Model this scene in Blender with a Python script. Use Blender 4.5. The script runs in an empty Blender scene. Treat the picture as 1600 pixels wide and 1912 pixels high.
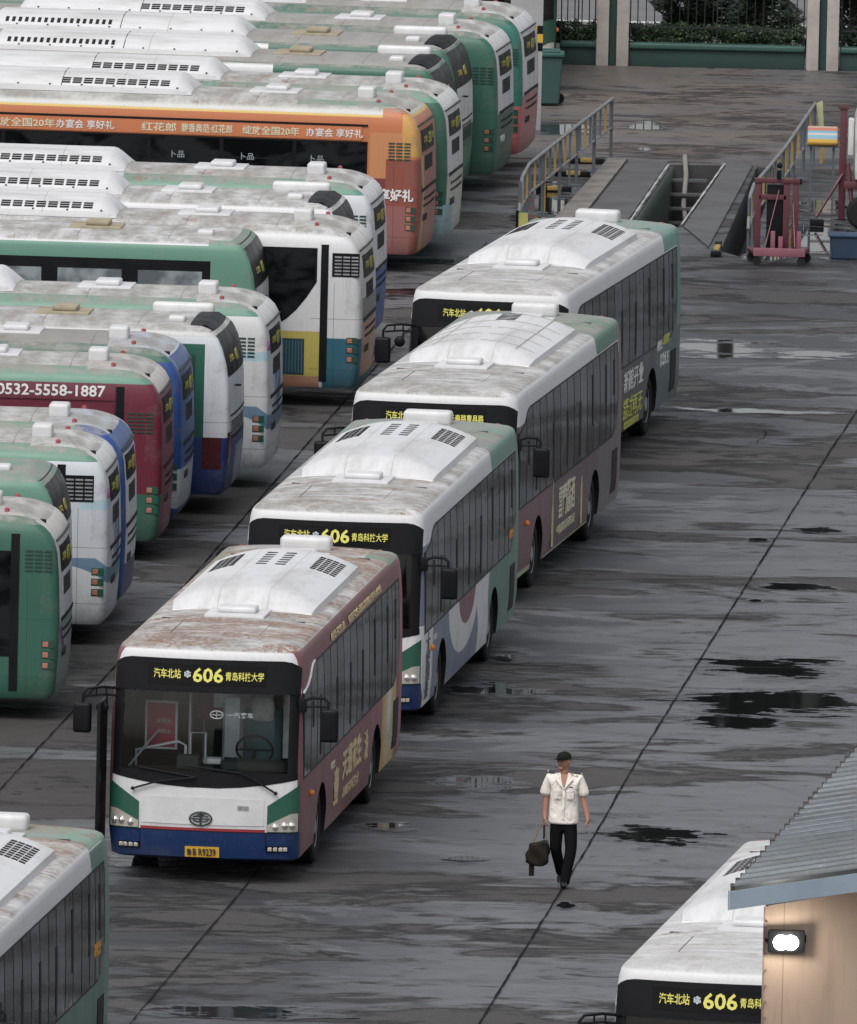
import bpy, bmesh, math, random
from mathutils import Vector, Matrix
from mathutils.geometry import delaunay_2d_cdt
C = bpy.context; S = C.scene; COL = S.collection; PI = math.pi; R = math.radians
random.seed(7)
# ------------------------------------------------------------------ camera
cam = bpy.data.cameras.new('camera'); cam.sensor_fit = 'HORIZONTAL'; cam.sensor_width = 36
cam.lens = 36 * 35365 / 1600; cam.clip_start = 5; cam.clip_end = 4000
co = bpy.data.objects.new('camera', cam); COL.objects.link(co); S.camera = co
co.matrix_world = Matrix.Translation((0, 0, 33.806)) @ Matrix.Rotation(PI/2 - 0.117268, 4, 'X') @ Matrix.Rotation(0.023195, 4, 'Z')
# ------------------------------------------------------------------ light
SUN_EL, SUN_AZ = R(56), R(205)
w = bpy.data.worlds.new('World'); S.world = w; w.use_nodes = True
nt = w.node_tree; bg = nt.nodes['Background']
sky = nt.nodes.new('ShaderNodeTexSky'); sky.sky_type = 'NISHITA'; sky.sun_disc = False
sky.sun_elevation = SUN_EL; sky.sun_rotation = SUN_AZ; sky.dust_density = 4; sky.air_density = 1.2; sky.ozone_density = 1
hs = nt.nodes.new('ShaderNodeHueSaturation'); hs.inputs['Saturation'].default_value = .22
nt.links.new(sky.outputs[0], hs.inputs['Color']); nt.links.new(hs.outputs[0], bg.inputs[0]); bg.inputs[1].default_value = .15
sl = bpy.data.lights.new('sun', 'SUN'); sl.energy = 0.8; sl.angle = R(24); sl.color = (1, .97, .93)
so = bpy.data.objects.new('sun', sl); COL.objects.link(so)
sd = Vector((math.sin(SUN_AZ)*math.cos(SUN_EL), math.cos(SUN_AZ)*math.cos(SUN_EL), math.sin(SUN_EL)))
so.rotation_euler = sd.to_track_quat('Z', 'Y').to_euler()
S.view_settings.view_transform = 'Standard'; S.view_settings.look = 'None'; S.view_settings.exposure = 0.2
S.view_settings.gamma = 1

# ------------------------------------------------------------------ node helpers
class E:                                   # tiny expression builder for math nodes
    nt = None
    def __init__(s, v): s.v = v
    def op(a, o, b=None, c=None):
        n = E.nt.nodes.new('ShaderNodeMath'); n.operation = o
        for i, q in enumerate((a, b, c)):
            if q is None: continue
            v = q.v if isinstance(q, E) else q
            if isinstance(v, (int, float)): n.inputs[i].default_value = v
            else: E.nt.links.new(v, n.inputs[i])
        return E(n.outputs[0])
    def __add__(s, o): return s.op('ADD', o)
    __radd__ = __add__
    def __sub__(s, o): return s.op('SUBTRACT', o)
    def __rsub__(s, o): return E(o).op('SUBTRACT', s)
    def __mul__(s, o): return s.op('MULTIPLY', o)
    __rmul__ = __mul__
    def __gt__(s, o): return s.op('GREATER_THAN', o)
    def __lt__(s, o): return s.op('LESS_THAN', o)
    def abs(s): return s.op('ABSOLUTE')
    def inv(s): return 1 - s
    def smooth(s, a, b):
        n = E.nt.nodes.new('ShaderNodeMapRange'); n.interpolation_type = 'SMOOTHSTEP'
        n.inputs[1].default_value = a; n.inputs[2].default_value = b
        E.nt.links.new(s.v, n.inputs[0]); return E(n.outputs[0])
def new_mat(name):
    m = bpy.data.materials.new(name); m.use_nodes = True; E.nt = m.node_tree
    return m, m.node_tree, m.node_tree.nodes['Principled BSDF']
def objco(nt):
    tc = nt.nodes.new('ShaderNodeTexCoord'); sp = nt.nodes.new('ShaderNodeSeparateXYZ')
    nt.links.new(tc.outputs['Object'], sp.inputs[0]); return tc.outputs['Object'], E(sp.outputs[0]), E(sp.outputs[1]), E(sp.outputs[2])
def noise(vec, scale, detail=4, rough=.55, stretch=None, dist=0):
    nt = E.nt
    if stretch:
        mp = nt.nodes.new('ShaderNodeMapping'); mp.inputs['Scale'].default_value = stretch[:3]
        if len(stretch) > 3: mp.inputs['Rotation'].default_value = (0, 0, stretch[3])
        nt.links.new(vec, mp.inputs[0]); vec = mp.outputs[0]
    n = nt.nodes.new('ShaderNodeTexNoise'); n.inputs['Scale'].default_value = scale; n.inputs['Detail'].default_value = detail
    n.inputs['Roughness'].default_value = rough; n.inputs['Distortion'].default_value = dist
    nt.links.new(vec, n.inputs['Vector']); return E(n.outputs['Fac'])
def mix(fac, a, b):
    nt = E.nt; n = nt.nodes.new('ShaderNodeMix'); n.data_type = 'RGBA'
    for i, q in ((0, fac), (6, a), (7, b)):
        q = q.v if isinstance(q, E) else q
        if isinstance(q, (int, float)): n.inputs[i].default_value = q
        elif isinstance(q, tuple): n.inputs[i].default_value = (*q[:3], 1)
        else: nt.links.new(q, n.inputs[i])
    return n.outputs[2]
def setc(sock, v):
    v = v.v if isinstance(v, E) else v
    if isinstance(v, tuple): sock.default_value = (*v, 1)
    elif isinstance(v, (int, float)): sock.default_value = v
    else: E.nt.links.new(v, sock)
def bump(bs, h, s=.2, d=.02):
    n = E.nt.nodes.new('ShaderNodeBump'); n.inputs['Strength'].default_value = s; n.inputs['Distance'].default_value = d
    E.nt.links.new(h.v, n.inputs['Height']); E.nt.links.new(n.outputs[0], bs.inputs['Normal'])
MATS = {}
def simple(name, col, rough=.5, metal=0, spec=.5, dirt=.25, dscale=3, emit=None):
    if name in MATS: return MATS[name]
    m, nt, bs = new_mat(name); v, X, Y, Z = objco(nt)
    if dirt:
        n = noise(v, dscale, 5, .6).smooth(.35, .7)
        setc(bs.inputs['Base Color'], mix(n * dirt, col, tuple(c*.45+.02 for c in col)))
        setc(bs.inputs['Roughness'], n * .15 + rough)
    else: setc(bs.inputs['Base Color'], col); bs.inputs['Roughness'].default_value = rough
    bs.inputs['Metallic'].default_value = metal; bs.inputs['Specular IOR Level'].default_value = spec
    if emit: bs.inputs['Emission Color'].default_value = (*emit[:3], 1); bs.inputs['Emission Strength'].default_value = emit[3]
    MATS[name] = m; return m
WHITE = (.60, .60, .61); GREEN = (.036, .115, .082); PALEG = (.115, .245, .185); DKG = (.014, .062, .042); BLUE = (.02, .065, .23); NAVY = (.012, .035, .15)
MAR = (.185, .072, .082); PLUM = (.13, .018, .034); ORG = (.46, .155, .065); TEAL = (.03, .11, .16); BLK = (.012, .013, .015); YEL = (.62, .5, .12)
def B(x0=-99, x1=99, y0=-99, y1=99, z0=-99, z1=99):                 # mask: a box in bus space
    def f(X, Y, Z):
        r = None
        for e, a, b in ((X, x0, x1), (Y, y0, y1), (Z, z0, z1)):
            for q in ([e > a] if a > -99 else []) + ([e < b] if b < 99 else []): r = q if r is None else r*q
        return r
    return f
def H(a, b, c, *boxes):                                              # half plane a*x+b*z>c, within boxes
    def f(X, Y, Z):
        r = (X*a + Z*b) > c
        for k in boxes: r = r * k(X, Y, Z)
        return r
    return f
def EL(cx, cz, rx, rz, *boxes, inner=0):                             # ellipse on the side
    def f(X, Y, Z):
        dx = (X - cx) * (1/rx); dz = (Z - cz) * (1/rz); d = dx*dx + dz*dz; r = d < 1
        if inner: r = r * (d > inner)
        for k in boxes: r = r * k(X, Y, Z)
        return r
    return f
def SW(cz, amp, k, ph, wd, *boxes):                                  # wavy stripe along the vertical (splash)
    def f(X, Y, Z):
        s = (Z*k + ph).op('SINE') * amp + cz
        r = (Y - s).abs() < wd
        for q in boxes: r = r * q(X, Y, Z)
        return r
    return f
def paint(name, base, layers=(), rust=0., grime=.5, roof=2.9, fade=(.27, .262, .246)):
    m, nt, bs = new_mat(name); v, X, Y, Z = objco(nt)
    col = base
    big = noise(v, .6, 4, .6); n1 = noise(v, 2.2, 6, .65, (1, .6, 1)); n2 = noise(v, 9, 5, .7)
    for c, f in layers: col = mix(f(X, Y, Z), col, c)
    # road film low on the sides, faint run-off streaks
    st = noise(v, 5, 4, .6, (6, 6, .5)).smooth(.5, .75)
    col = mix(st * .14, col, (.12, .12, .115))
    low = (Z < .95).op('MULTIPLY', n1.smooth(.4, .75)) * .35
    col = mix(low, col, (.09, .085, .08))
    # the weathered roof skin: dust, patches, rust
    g = N_up(nt) * (Z > roof - .12)
    dust = (n1.smooth(.30, .62) * .8 + n2.smooth(.40, .7) * .45).op('MINIMUM', 1)
    col = mix(g * dust * min(1, grime*1.35), col, fade)
    n4 = noise(v, 1.1, 6, .7, (1.5, .35, 1), .8)
    col = mix(g * n4.smooth(.52, .66) * grime * .7, col, (.23, .215, .195))
    col = mix(g * n2.smooth(.6, .72) * big.smooth(.45, .6) * grime * .6, col, (.14, .13, .12))
    if rust:
        tw = min(1, rust)**1.6; tn = noise(v, .9, 5, .6, (1.2, .6, 1), .4)
        col = mix(g * tn.smooth(.58-.08*rust, .66-.06*rust) * n2.smooth(.3, .6) * .75 * tw, col, (.27, .185, .13))
        rn = noise(v, 1.6, 7, .68, (1.1, .45, 1), .6).smooth(.60 - .13*rust, .66 - .10*rust)
        r2 = noise(v, 14, 5, .7).smooth(.35, .62)
        col = mix(g * rn * r2 * min(1, .5+rust), col, (.20, .115, .072))
        r3 = noise(v, 3.1, 8, .75, (1.3, .5, 1), .9).smooth(.66, .70)
        col = mix(g * r3 * .8 * rust, col, (.07, .06, .055))
    # panel seams across the roof and down the sides
    seam = ((X*0.69).op('FRACT') < .008) * ((Z > 2.86) + (Z < 1.25)) * (X.abs() < 5.2)
    col = mix(seam * .65, col, (.05, .05, .05))
    if name.startswith('bus paint'):
        s2 = (((Z - 1.43).abs() < .005) + ((X + 5.32).abs() < .005) * (Z < 2.0) * (Y.abs() > 1.1) + ((Z - .62).abs() < .005)) * (X < -4.95)
        col = mix(s2 * .6, col, (.04, .04, .04))
        rd = (X < -5.5) * noise(v, 3, 6, .7).smooth(.48, .68); col = mix(rd * .35, col, (.16, .15, .14))
    setc(bs.inputs['Base Color'], col)
    setc(bs.inputs['Roughness'], n1 * .25 + .28 + g*.2)
    bs.inputs['Specular IOR Level'].default_value = .4
    bump(bs, n1*.6 + n2*.25, .25, .012)
    return m
def N_up(nt):
    ge = nt.nodes.new('ShaderNodeNewGeometry'); sp = nt.nodes.new('ShaderNodeSeparateXYZ')
    nt.links.new(ge.outputs['Normal'], sp.inputs[0]); return E(sp.outputs[2]).smooth(.55, .85)

M_glass_side, nt, bs = new_mat('tinted side glass'); v, X, Y, Z = objco(nt)
nn = noise(v, 1.2, 3, .5, (1, 1, 1.6), 1.2)
setc(bs.inputs['Base Color'], mix(nn.smooth(.42, .6), (.003, .0035, .004), (.016, .018, .019)))
bs.inputs['Roughness'].default_value = .10; bs.inputs['Specular IOR Level'].default_value = .09
bump(bs, noise(v, 1.1, 3, .5, (1, 1, 1.8), 1.0), .22, .03)
M_gv = [M_glass_side]
for q in (1.9, 3.2):
    g_, nt, bs = new_mat('tinted side glass lighter'); v, X, Y, Z = objco(nt); setc(bs.inputs['Base Color'], mix(noise(v, 1.2, 3, .5, (1, 1, 1.6), 1.2).smooth(.4, .6), (.004*q, .0045*q, .005*q), (.019*q, .021*q, .022*q)))
    bs.inputs['Roughness'].default_value = .10; bs.inputs['Specular IOR Level'].default_value = .09; bump(bs, noise(v, 1.1, 3, .5, (1, 1, 1.8), 1.0), .22, .03); M_gv.append(g_)
M_glass_pale, nt, bs = new_mat('clear side glass'); v, X, Y, Z = objco(nt)
setc(bs.inputs['Base Color'], mix(noise(v, 2.5, 3).smooth(.4, .65), (.10, .115, .125), (.26, .29, .30))); bs.inputs['Roughness'].default_value = .12
M_blk = simple('black trim', (.007, .0075, .009), .4, spec=.16, dirt=.1)
M_gap = simple('deep black gap', (.004, .004, .005), .8, dirt=0)
M_cab = simple('dark cab lining', (.055, .058, .06), .7, spec=.2)
M_rub = simple('tyre rubber', (.020, .020, .021), .85, spec=.12, dirt=.4)
M_rim = simple('wheel steel', (.33, .33, .34), .5, .3, dirt=.6, dscale=9)
M_acw = None
def ac_mat():
    m, nt, bs = new_mat('weathered white fibreglass'); v, X, Y, Z = objco(nt)
    n = noise(v, 1.5, 6, .65, (.35, 1.6, 1)); n2 = noise(v, 12, 4, .7)
    c = mix(n.smooth(.42, .75) * .7, (.62, .62, .63), (.36, .355, .34)); c = mix(n2.smooth(.6, .75) * .35, c, (.3, .28, .25))
    seam = (((X + .55).abs() < .008) + (((Y.abs() - .33).abs() < .006)) ) * (Z > .06)
    c = mix(seam * .5, c, (.2, .2, .2))
    setc(bs.inputs['Base Color'], c); bs.inputs['Roughness'].default_value = .42; bump(bs, n, .3, .015); return m
M_acw = ac_mat()
M_white = simple('white plastic', (.62, .62, .63), .35, dirt=.25)
M_beige = simple('dusty hatch', (.36, .31, .22), .7, dirt=.6)
M_redl = simple('red lens', (.34, .07, .075), .4, dirt=.4, dscale=12)
M_amb = simple('amber lens', (.75, .22, .03), .3, dirt=.1)
M_lamp = simple('headlamp chrome and glass', (.55, .52, .47), .18, .4, dirt=.35, dscale=14)
M_led = simple('yellow sign letters', (.60, .56, .13), .5, dirt=0, emit=(.85, .78, .15, .12)); M_ledr = simple('dim sign letters', (.30, .28, .06), .5, dirt=0)
M_flake = simple('white sign letters', (.7, .75, .8), .5, dirt=0)
M_gold = simple('gold lettering', (.58, .46, .27), .6, dirt=.3, dscale=8)
M_wlet = simple('white lettering', (.66, .66, .66), .6, dirt=.2)
M_ylet = simple('yellow lettering', (.55, .56, .12), .6, dirt=.2)
M_olet = simple('orange lettering', (.7, .3, .05), .6, dirt=.1)
M_dlet = simple('dark lettering', (.03, .035, .045), .6, dirt=.1)
M_plet = simple('cream lettering', (.62, .6, .44), .6, dirt=.2)

# ------------------------------------------------------------------ object helpers
def link(o, parent=None):
    COL.objects.link(o)
    if parent: o.parent = parent
    return o
def setmat(o, m):
    if not m: return
    if not o.data.materials: o.data.materials.append(m)
    o.material_slots[0].link = 'OBJECT'; o.material_slots[0].material = m
def obj(name, me, m=None, parent=None, loc=None, rot=None):
    o = bpy.data.objects.new(name, me); link(o, parent); setmat(o, m)
    if loc: o.location = loc
    if rot: o.rotation_euler = rot
    return o
def thing(name, label, cat, loc=(0, 0, 0), rz=0, group=None, kind=None):
    o = bpy.data.objects.new(name, None); link(o); o.location = loc; o.rotation_euler = (0, 0, rz)
    o.empty_display_size = .3; return tag(o, label, cat, group, kind)
def tag(o, label=None, cat=None, group=None, kind=None):
    if label: o['label'] = label
    if cat: o['category'] = cat
    if group: o['group'] = group
    if kind: o['kind'] = kind
    return o
def tomesh(name, bm, smooth=35, nrm=True):
    if nrm: bmesh.ops.recalc_face_normals(bm, faces=bm.faces)
    me = bpy.data.meshes.new(name); bm.to_mesh(me); bm.free()
    if smooth:
        me.shade_smooth(); 
        me.set_sharp_from_angle(angle=R(smooth))
    return me
def bx(bm, x0, x1, y0, y1, z0, z1, bev=0, seg=2):
    r = bmesh.ops.create_cube(bm, size=1)
    for v in r['verts']: v.co = Vector(((x0+x1)/2 + v.co.x*(x1-x0), (y0+y1)/2 + v.co.y*(y1-y0), (z0+z1)/2 + v.co.z*(z1-z0)))
    if bev:
        es = list({e for v in r['verts'] for e in v.link_edges})
        bmesh.ops.bevel(bm, geom=es, offset=bev, segments=seg, affect='EDGES', profile=.6)
def tube(bm, pts, r, n=8, cap=True):
    pts = [Vector(p) for p in pts]; rings = []
    rr = r if isinstance(r, (list, tuple)) else [r]*len(pts)
    prev = None
    for i, p in enumerate(pts):
        d = (pts[min(i+1, len(pts)-1)] - pts[max(i-1, 0)]).normalized()
        if prev is None: a = d.orthogonal().normalized()
        else: a = (prev - d*prev.dot(d)).normalized()
        prev = a; b = d.cross(a)
        rings.append([bm.verts.new(p + (a*math.cos(t) + b*math.sin(t))*rr[i]) for t in [2*PI*k/n for k in range(n)]])
    for A, Bq in zip(rings, rings[1:]):
        for k in range(n): bm.faces.new((A[k], A[(k+1) % n], Bq[(k+1) % n], Bq[k]))
    if cap: bm.faces.new(rings[0][::-1]); bm.faces.new(rings[-1])
def lathe_y(bm, prof, n=28, c=(0, 0, 0)):        # profile (y, r) turned about the y axis
    rings = [[bm.verts.new((c[0]+r*math.cos(t), c[1]+y, c[2]+r*math.sin(t))) for t in [2*PI*k/n for k in range(n)]] for y, r in prof]
    for A, Bq in zip(rings, rings[1:]):
        for k in range(n): bm.faces.new((A[k], A[(k+1) % n], Bq[(k+1) % n], Bq[k]))
    if prof[0][1] > 1e-4: bm.faces.new(rings[0])
    if prof[-1][1] > 1e-4: bm.faces.new(rings[-1])
def prism(bm, poly, a, b, ax):                    # poly in the plane across axis ax, from a to b
    def P(u, v, t): return {'x': (t, u, v), 'y': (u, t, v), 'z': (u, v, t)}[ax]
    A = [bm.verts.new(P(u, v, a)) for u, v in poly]; D = [bm.verts.new(P(u, v, b)) for u, v in poly]
    n = len(poly); bm.faces.new(A); bm.faces.new(D[::-1])
    for k in range(n): bm.faces.new((A[k], D[k], D[(k+1) % n], A[(k+1) % n]))
TEXTS = []
def text(name, s, h, pos, face, m, parent, width=None, bold=.02, vert=False, kind='queue'):
    """face: 'left' 'front' 'rear' side of a bus, or a 3x3 basis"""
    cu = bpy.data.curves.new(name, 'FONT'); cu.body = s if not vert else '\n'.join(s); cu.size = 1; cu.extrude = .004; cu.offset = bold
    cu.resolution_u = 2; cu.align_x = 'CENTER'; cu.align_y = 'CENTER'
    if vert: cu.space_line = .75
    o = bpy.data.objects.new(name, cu); COL.objects.link(o)
    X, Y = {'left': ((-1, 0, 0), (0, 0, 1)), 'front': ((0, 1, 0), (0, 0, 1)), 'rear': ((0, -1, 0), (0, 0, 1))}.get(face, face)
    TEXTS.append((o, name, h, Vector(pos), Vector(X), Vector(Y), m, parent, width, face, kind))
def flush_texts():
    C.view_layer.update(); dg = C.evaluated_depsgraph_get(); cache = {}
    for o, name, h, p, X, Y, m, parent, width, face, kind in TEXTS:
        cu = o.data; key = (cu.body, cu.offset, h, width) + ((tuple(p), face, kind) if isinstance(face, str) else ())
        if key not in cache:
            me = bpy.data.meshes.new_from_object(o.evaluated_get(dg))
            xs = [v.co.x for v in me.vertices]; ys = [v.co.y for v in me.vertices]
            cx, cy = (min(xs)+max(xs))/2, (min(ys)+max(ys))/2; sy = h/(max(ys)-min(ys)); sx = width/(max(xs)-min(xs)) if width else sy
            for v in me.vertices: v.co = ((v.co.x-cx)*sx, (v.co.y-cy)*sy, v.co.z)
            if isinstance(face, str):                       # wrap the letters onto the curved skin
                off = p.y-side_w(kind, p.z) if face == 'left' else (p.x-endx(kind, 1, p.y, p.z) if face == 'front' else endx(kind, -1, p.y, p.z)-p.x)
                for v in me.vertices:
                    a, b, c = v.co; z = p.z+b
                    if face == 'left': v.co = (p.x-a, side_w(kind, z)+off+c, z)
                    elif face == 'front': v.co = (endx(kind, 1, p.y+a, z)+off+c, p.y+a, z)
                    else: v.co = (endx(kind, -1, p.y-a, z)-off-c, p.y-a, z)
            me.materials.clear(); cache[key] = me
        n = bpy.data.objects.new(name, cache[key]); link(n, parent); setmat(n, m)
        Z = X.cross(Y)
        if not isinstance(face, str): n.matrix_local = Matrix(((X.x, Y.x, Z.x, p.x), (X.y, Y.y, Z.y, p.y), (X.z, Y.z, Z.z, p.z), (0, 0, 0, 1)))
        bpy.data.objects.remove(o); 
# ------------------------------------------------------------------ the bus body
L2 = 5.8
SH = {   # rings: z, half width, front x, rear x ; then nose bulge / corner radius front and rear
 'queue': dict(r=[(.30,1.17,5.60,-5.66),(.34,1.235,5.70,-5.75),(.7,1.265,5.78,-5.8),(1.3,1.27,5.76,-5.8),(2.0,1.265,5.71,-5.78),(2.55,1.25,5.65,-5.76),(2.78,1.235,5.62,-5.74),(2.95,1.212,5.60,-5.72),
   (3.02,1.195,5.575,-5.69),(3.06,1.17,5.54,-5.66),(3.09,1.12,5.46,-5.61),(3.11,1.02,5.36,-5.54),(3.135,.75,5.24,-5.48),(3.15,.4,5.18,-5.44),(3.155,.03,5.15,-5.4)], bf=.15, cf=.17, br=.07, cr=.12),
 'round': dict(r=[(.32,1.20,5.6,-5.70),(.40,1.24,5.7,-5.76),(.9,1.25,5.8,-5.79),(1.4,1.25,5.78,-5.80),(2.0,1.25,5.72,-5.78),(2.35,1.247,5.67,-5.75),(2.52,1.24,5.6,-5.71),(2.63,1.222,5.5,-5.65),(2.71,1.195,5.38,-5.57),
   (2.78,1.15,5.25,-5.46),(2.83,1.08,5.1,-5.34),(2.87,.97,5.0,-5.22),(2.91,.7,4.95,-5.10),(2.935,.35,4.9,-5.02),(2.94,.03,4.85,-5.0)], bf=.15, cf=.2, br=.05, cr=.11),
 'visor': dict(r=[(.32,1.20,5.6,-5.70),(.40,1.24,5.7,-5.76),(.9,1.25,5.8,-5.81),(1.4,1.25,5.78,-5.82),(2.0,1.25,5.72,-5.80),(2.3,1.247,5.67,-5.76),(2.55,1.243,5.6,-5.69),(2.70,1.235,5.5,-5.62),(2.78,1.21,5.4,-5.55),
   (2.83,1.16,5.25,-5.46),(2.86,1.08,5.1,-5.38),(2.89,.85,5.0,-5.32),(2.91,.4,4.9,-5.28),(2.915,.03,4.85,-5.25)], bf=.15, cf=.2, br=.04, cr=.07)}
def lerp_ring(kind, z):
    r = SH[kind]['r']
    if z <= r[0][0]: return r[0][1:]
    for a, b in zip(r, r[1:]):
        if z <= b[0]: t = (z-a[0])/(b[0]-a[0]); return tuple(a[i]*(1-t)+b[i]*t for i in (1, 2, 3))
    return r[-1][1:]
def endx(kind, end, y, z, ring=None):            # x of the front (end=1) or rear (end=-1) skin
    d = SH[kind]; w_, xf, xr = ring or lerp_ring(kind, z); b, c = (d['bf'], d['cf']) if end > 0 else (d['br'], d['cr'])
    c = min(c, w_*.9); a = min(abs(y), w_); x = b*(a/w_)**2
    if a > w_-c: x += c - math.sqrt(max(0, c*c-(a-(w_-c))**2))
    return (xf - x) if end > 0 else (xr + x)
def side_w(kind, z): return lerp_ring(kind, z)[0]
ARCH = {'queue': (3.3, -2.8), 'round': (3.3, -2.8), 'visor': (3.3, -2.8)}
BODY = {}
def body_mesh(kind):
    if kind in BODY: return BODY[kind]
    d = SH[kind]; bm = bmesh.new(); fr = [-1, -.99, -.96, -.92, -.88, -.84, -.8, -.72, -.6, -.4, -.2, 0, .2, .4, .6, .72, .8, .84, .88, .92, .96, .99, 1]
    zs = []
    for a, b in zip(d['r'], d['r'][1:]):
        n = max(1, int((b[0]-a[0])/.22)); zs += [tuple(a[i]*(1-k/n)+b[i]*k/n for i in range(4)) for k in range(n)]
    zs.append(d['r'][-1]); rings = []
    for z, w_, xf, xr in zs:
        rg = (w_, xf, xr); pts = [(endx(kind, 1, f*w_, z, rg), f*w_) for f in fr]
        xs = endx(kind, 1, w_, z, rg); xe = endx(kind, -1, w_, z, rg)
        side = [(xs + (xe-xs)*k/14, w_) for k in range(1, 14)]
        pts += side + [(endx(kind, -1, -f*w_, z, rg), -f*w_) for f in fr] + [(x, -y) for x, y in side[::-1]]
        rings.append([bm.verts.new((x, y, z)) for x, y in pts])
    n = len(rings[0])
    for A, Bq in zip(rings, rings[1:]):
        for k in range(n): bm.faces.new((A[k], A[(k+1) % n], Bq[(k+1) % n], Bq[k]))
    bm.faces.new(rings[0][::-1]); bm.faces.new(rings[-1])
    bmesh.ops.remove_doubles(bm, verts=bm.verts, dist=.0005)
    me = tomesh('body', bm, 0); o = bpy.data.objects.new('tmp', me); COL.objects.link(o)
    me.materials.append(M_white)
    cut = []
    def cutter(fn):
        b = bmesh.new(); fn(b); m2 = tomesh('cut', b, 0); m2.materials.append(M_gap if fn.__name__ != 'cabin' else M_cab)
        c = bpy.data.objects.new('cut', m2); COL.objects.link(c); cut.append(c)
        md = o.modifiers.new('b', 'BOOLEAN'); md.object = c; md.operation = 'DIFFERENCE'; md.solver = 'EXACT'; md.material_mode = 'TRANSFER'
    for ax in ARCH[kind]:
        for s in (1, -1):
            def well(b): lathe_y(b, [(s*.82, .001), (s*.82, .60), (s*1.5, .60), (s*1.5, .001)], 32, (ax, 0, .47))
            cutter(well)
    if kind == 'queue':
        def opening(b):
            poly = [(-1.10, 1.46), (1.10, 1.46), (1.14, 1.6), (1.10, 2.52), (-1.10, 2.52), (-1.14, 1.6)]
            prism(b, poly, 5.30, 7, 'x')
        def cabin(b): bx(b, 1.6, 5.36, -1.16, 1.16, 1.16, 2.62)
        cutter(cabin); cutter(opening)
    C.view_layer.update(); me2 = bpy.data.meshes.new_from_object(o.evaluated_get(C.evaluated_depsgraph_get()))
    bpy.data.objects.remove(o)
    for c in cut: bpy.data.objects.remove(c)
    me2.shade_smooth(); me2.set_sharp_from_angle(angle=R(40)); me2.name = 'body'
    BODY[kind] = me2; return me2
# conforming patches ------------------------------------------------
def side_patch(kind, xs, zlo, zhi, off, nz=6, s=1, thick=.006):
    bm = bmesh.new(); lo = zlo if callable(zlo) else (lambda x: zlo); hi = zhi if callable(zhi) else (lambda x: zhi)
    def row(o_): return [[bm.verts.new((x, s*(side_w(kind, z)+o_), z)) for z in [lo(x)+(hi(x)-lo(x))*k/nz for k in range(nz+1)]] for x in xs]
    G = row(off); D = row(off-thick)
    nx = len(xs)
    for i in range(nx-1):
        for k in range(nz):
            bm.faces.new((G[i][k], G[i+1][k], G[i+1][k+1], G[i][k+1]))
    rim = [(i, 0) for i in range(nx)] + [(nx-1, k) for k in range(1, nz+1)] + [(i, nz) for i in range(nx-2, -1, -1)] + [(0, k) for k in range(nz-1, 0, -1)]
    for (a, b), (c, d) in zip(rim, rim[1:]+rim[:1]): bm.faces.new((G[a][b], G[c][d], D[c][d], D[a][b]))
    used = {D[a][b] for a, b in rim}
    for r_ in D:
        for v in r_:
            if v not in used: bm.verts.remove(v)
    return tomesh('patch', bm, 30)
def end_patch(kind, end, ys, zlo, zhi, off, nz=6, thick=.006):
    bm = bmesh.new(); lo = zlo if callable(zlo) else (lambda y: zlo); hi = zhi if callable(zhi) else (lambda y: zhi)
    def row(o_): return [[bm.verts.new((endx(kind, end, y, z)+end*o_, y, z)) for z in [lo(y)+(hi(y)-lo(y))*k/nz for k in range(nz+1)]] for y in ys]
    G = row(off); D = row(off-thick); nx = len(ys)
    for i in range(nx-1):
        for k in range(nz): bm.faces.new((G[i][k], G[i+1][k], G[i+1][k+1], G[i][k+1]))
    rim = [(i, 0) for i in range(nx)] + [(nx-1, k) for k in range(1, nz+1)] + [(i, nz) for i in range(nx-2, -1, -1)] + [(0, k) for k in range(nz-1, 0, -1)]
    for (a, b), (c, d) in zip(rim, rim[1:]+rim[:1]): bm.faces.new((G[a][b], G[c][d], D[c][d], D[a][b]))
    used = {D[a][b] for a, b in rim}
    for r_ in D:
        for v in r_:
            if v not in used: bm.verts.remove(v)
    return tomesh('patch', bm, 30)
def frange(a, b, n): return [a+(b-a)*k/n for k in range(n+1)]
CACHE = {}
def cached(key, fn):
    if key not in CACHE: CACHE[key] = fn()
    return CACHE[key]
# roof furniture ------------------------------------------------------
def ac_h(u):
    a = abs(u)
    return 0 if a >= 1 else (.30*(1-a)/.02 if a > .98 else .30+.70*(1-(a/.98)**2.3))
def ac_mesh(x0, x1, hw_, h, ramp0=.35, ramp1=.45):
    bm = bmesh.new(); us = [-1, -.98, -.94, -.86, -.75, -.6, -.4, -.2, 0, .2, .4, .6, .75, .86, .94, .98, 1]
    def end(x, d, rr): return [(x, .0, .95), (x+d*.015, .22, .955), (x+d*rr*.25, .48, .965), (x+d*rr*.55, .76, .98), (x+d*rr*.85, .95, .995), (x+d*rr, 1, 1)]
    st = end(x0, 1, ramp0) + [(x, 1, 1) for x in frange(x0+ramp0+.2, x1-ramp1-.2, 6)] + end(x1, -1, ramp1)[::-1]
    rings = [[bm.verts.new((x, u*hw_*ws, -.02+(.02+h*ac_h(u)*hh) if abs(u) < 1 else -.02)) for u in us] for x, hh, ws in st]
    for A, Bq in zip(rings, rings[1:]):
        for k in range(len(us)-1): bm.faces.new((A[k], A[k+1], Bq[k+1], Bq[k]))
        bm.faces.new((A[-1], A[0], Bq[0], Bq[-1]))
    bm.faces.new(rings[0][::-1]); bm.faces.new(rings[-1]); return tomesh('roof_ac', bm, 20)
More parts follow.
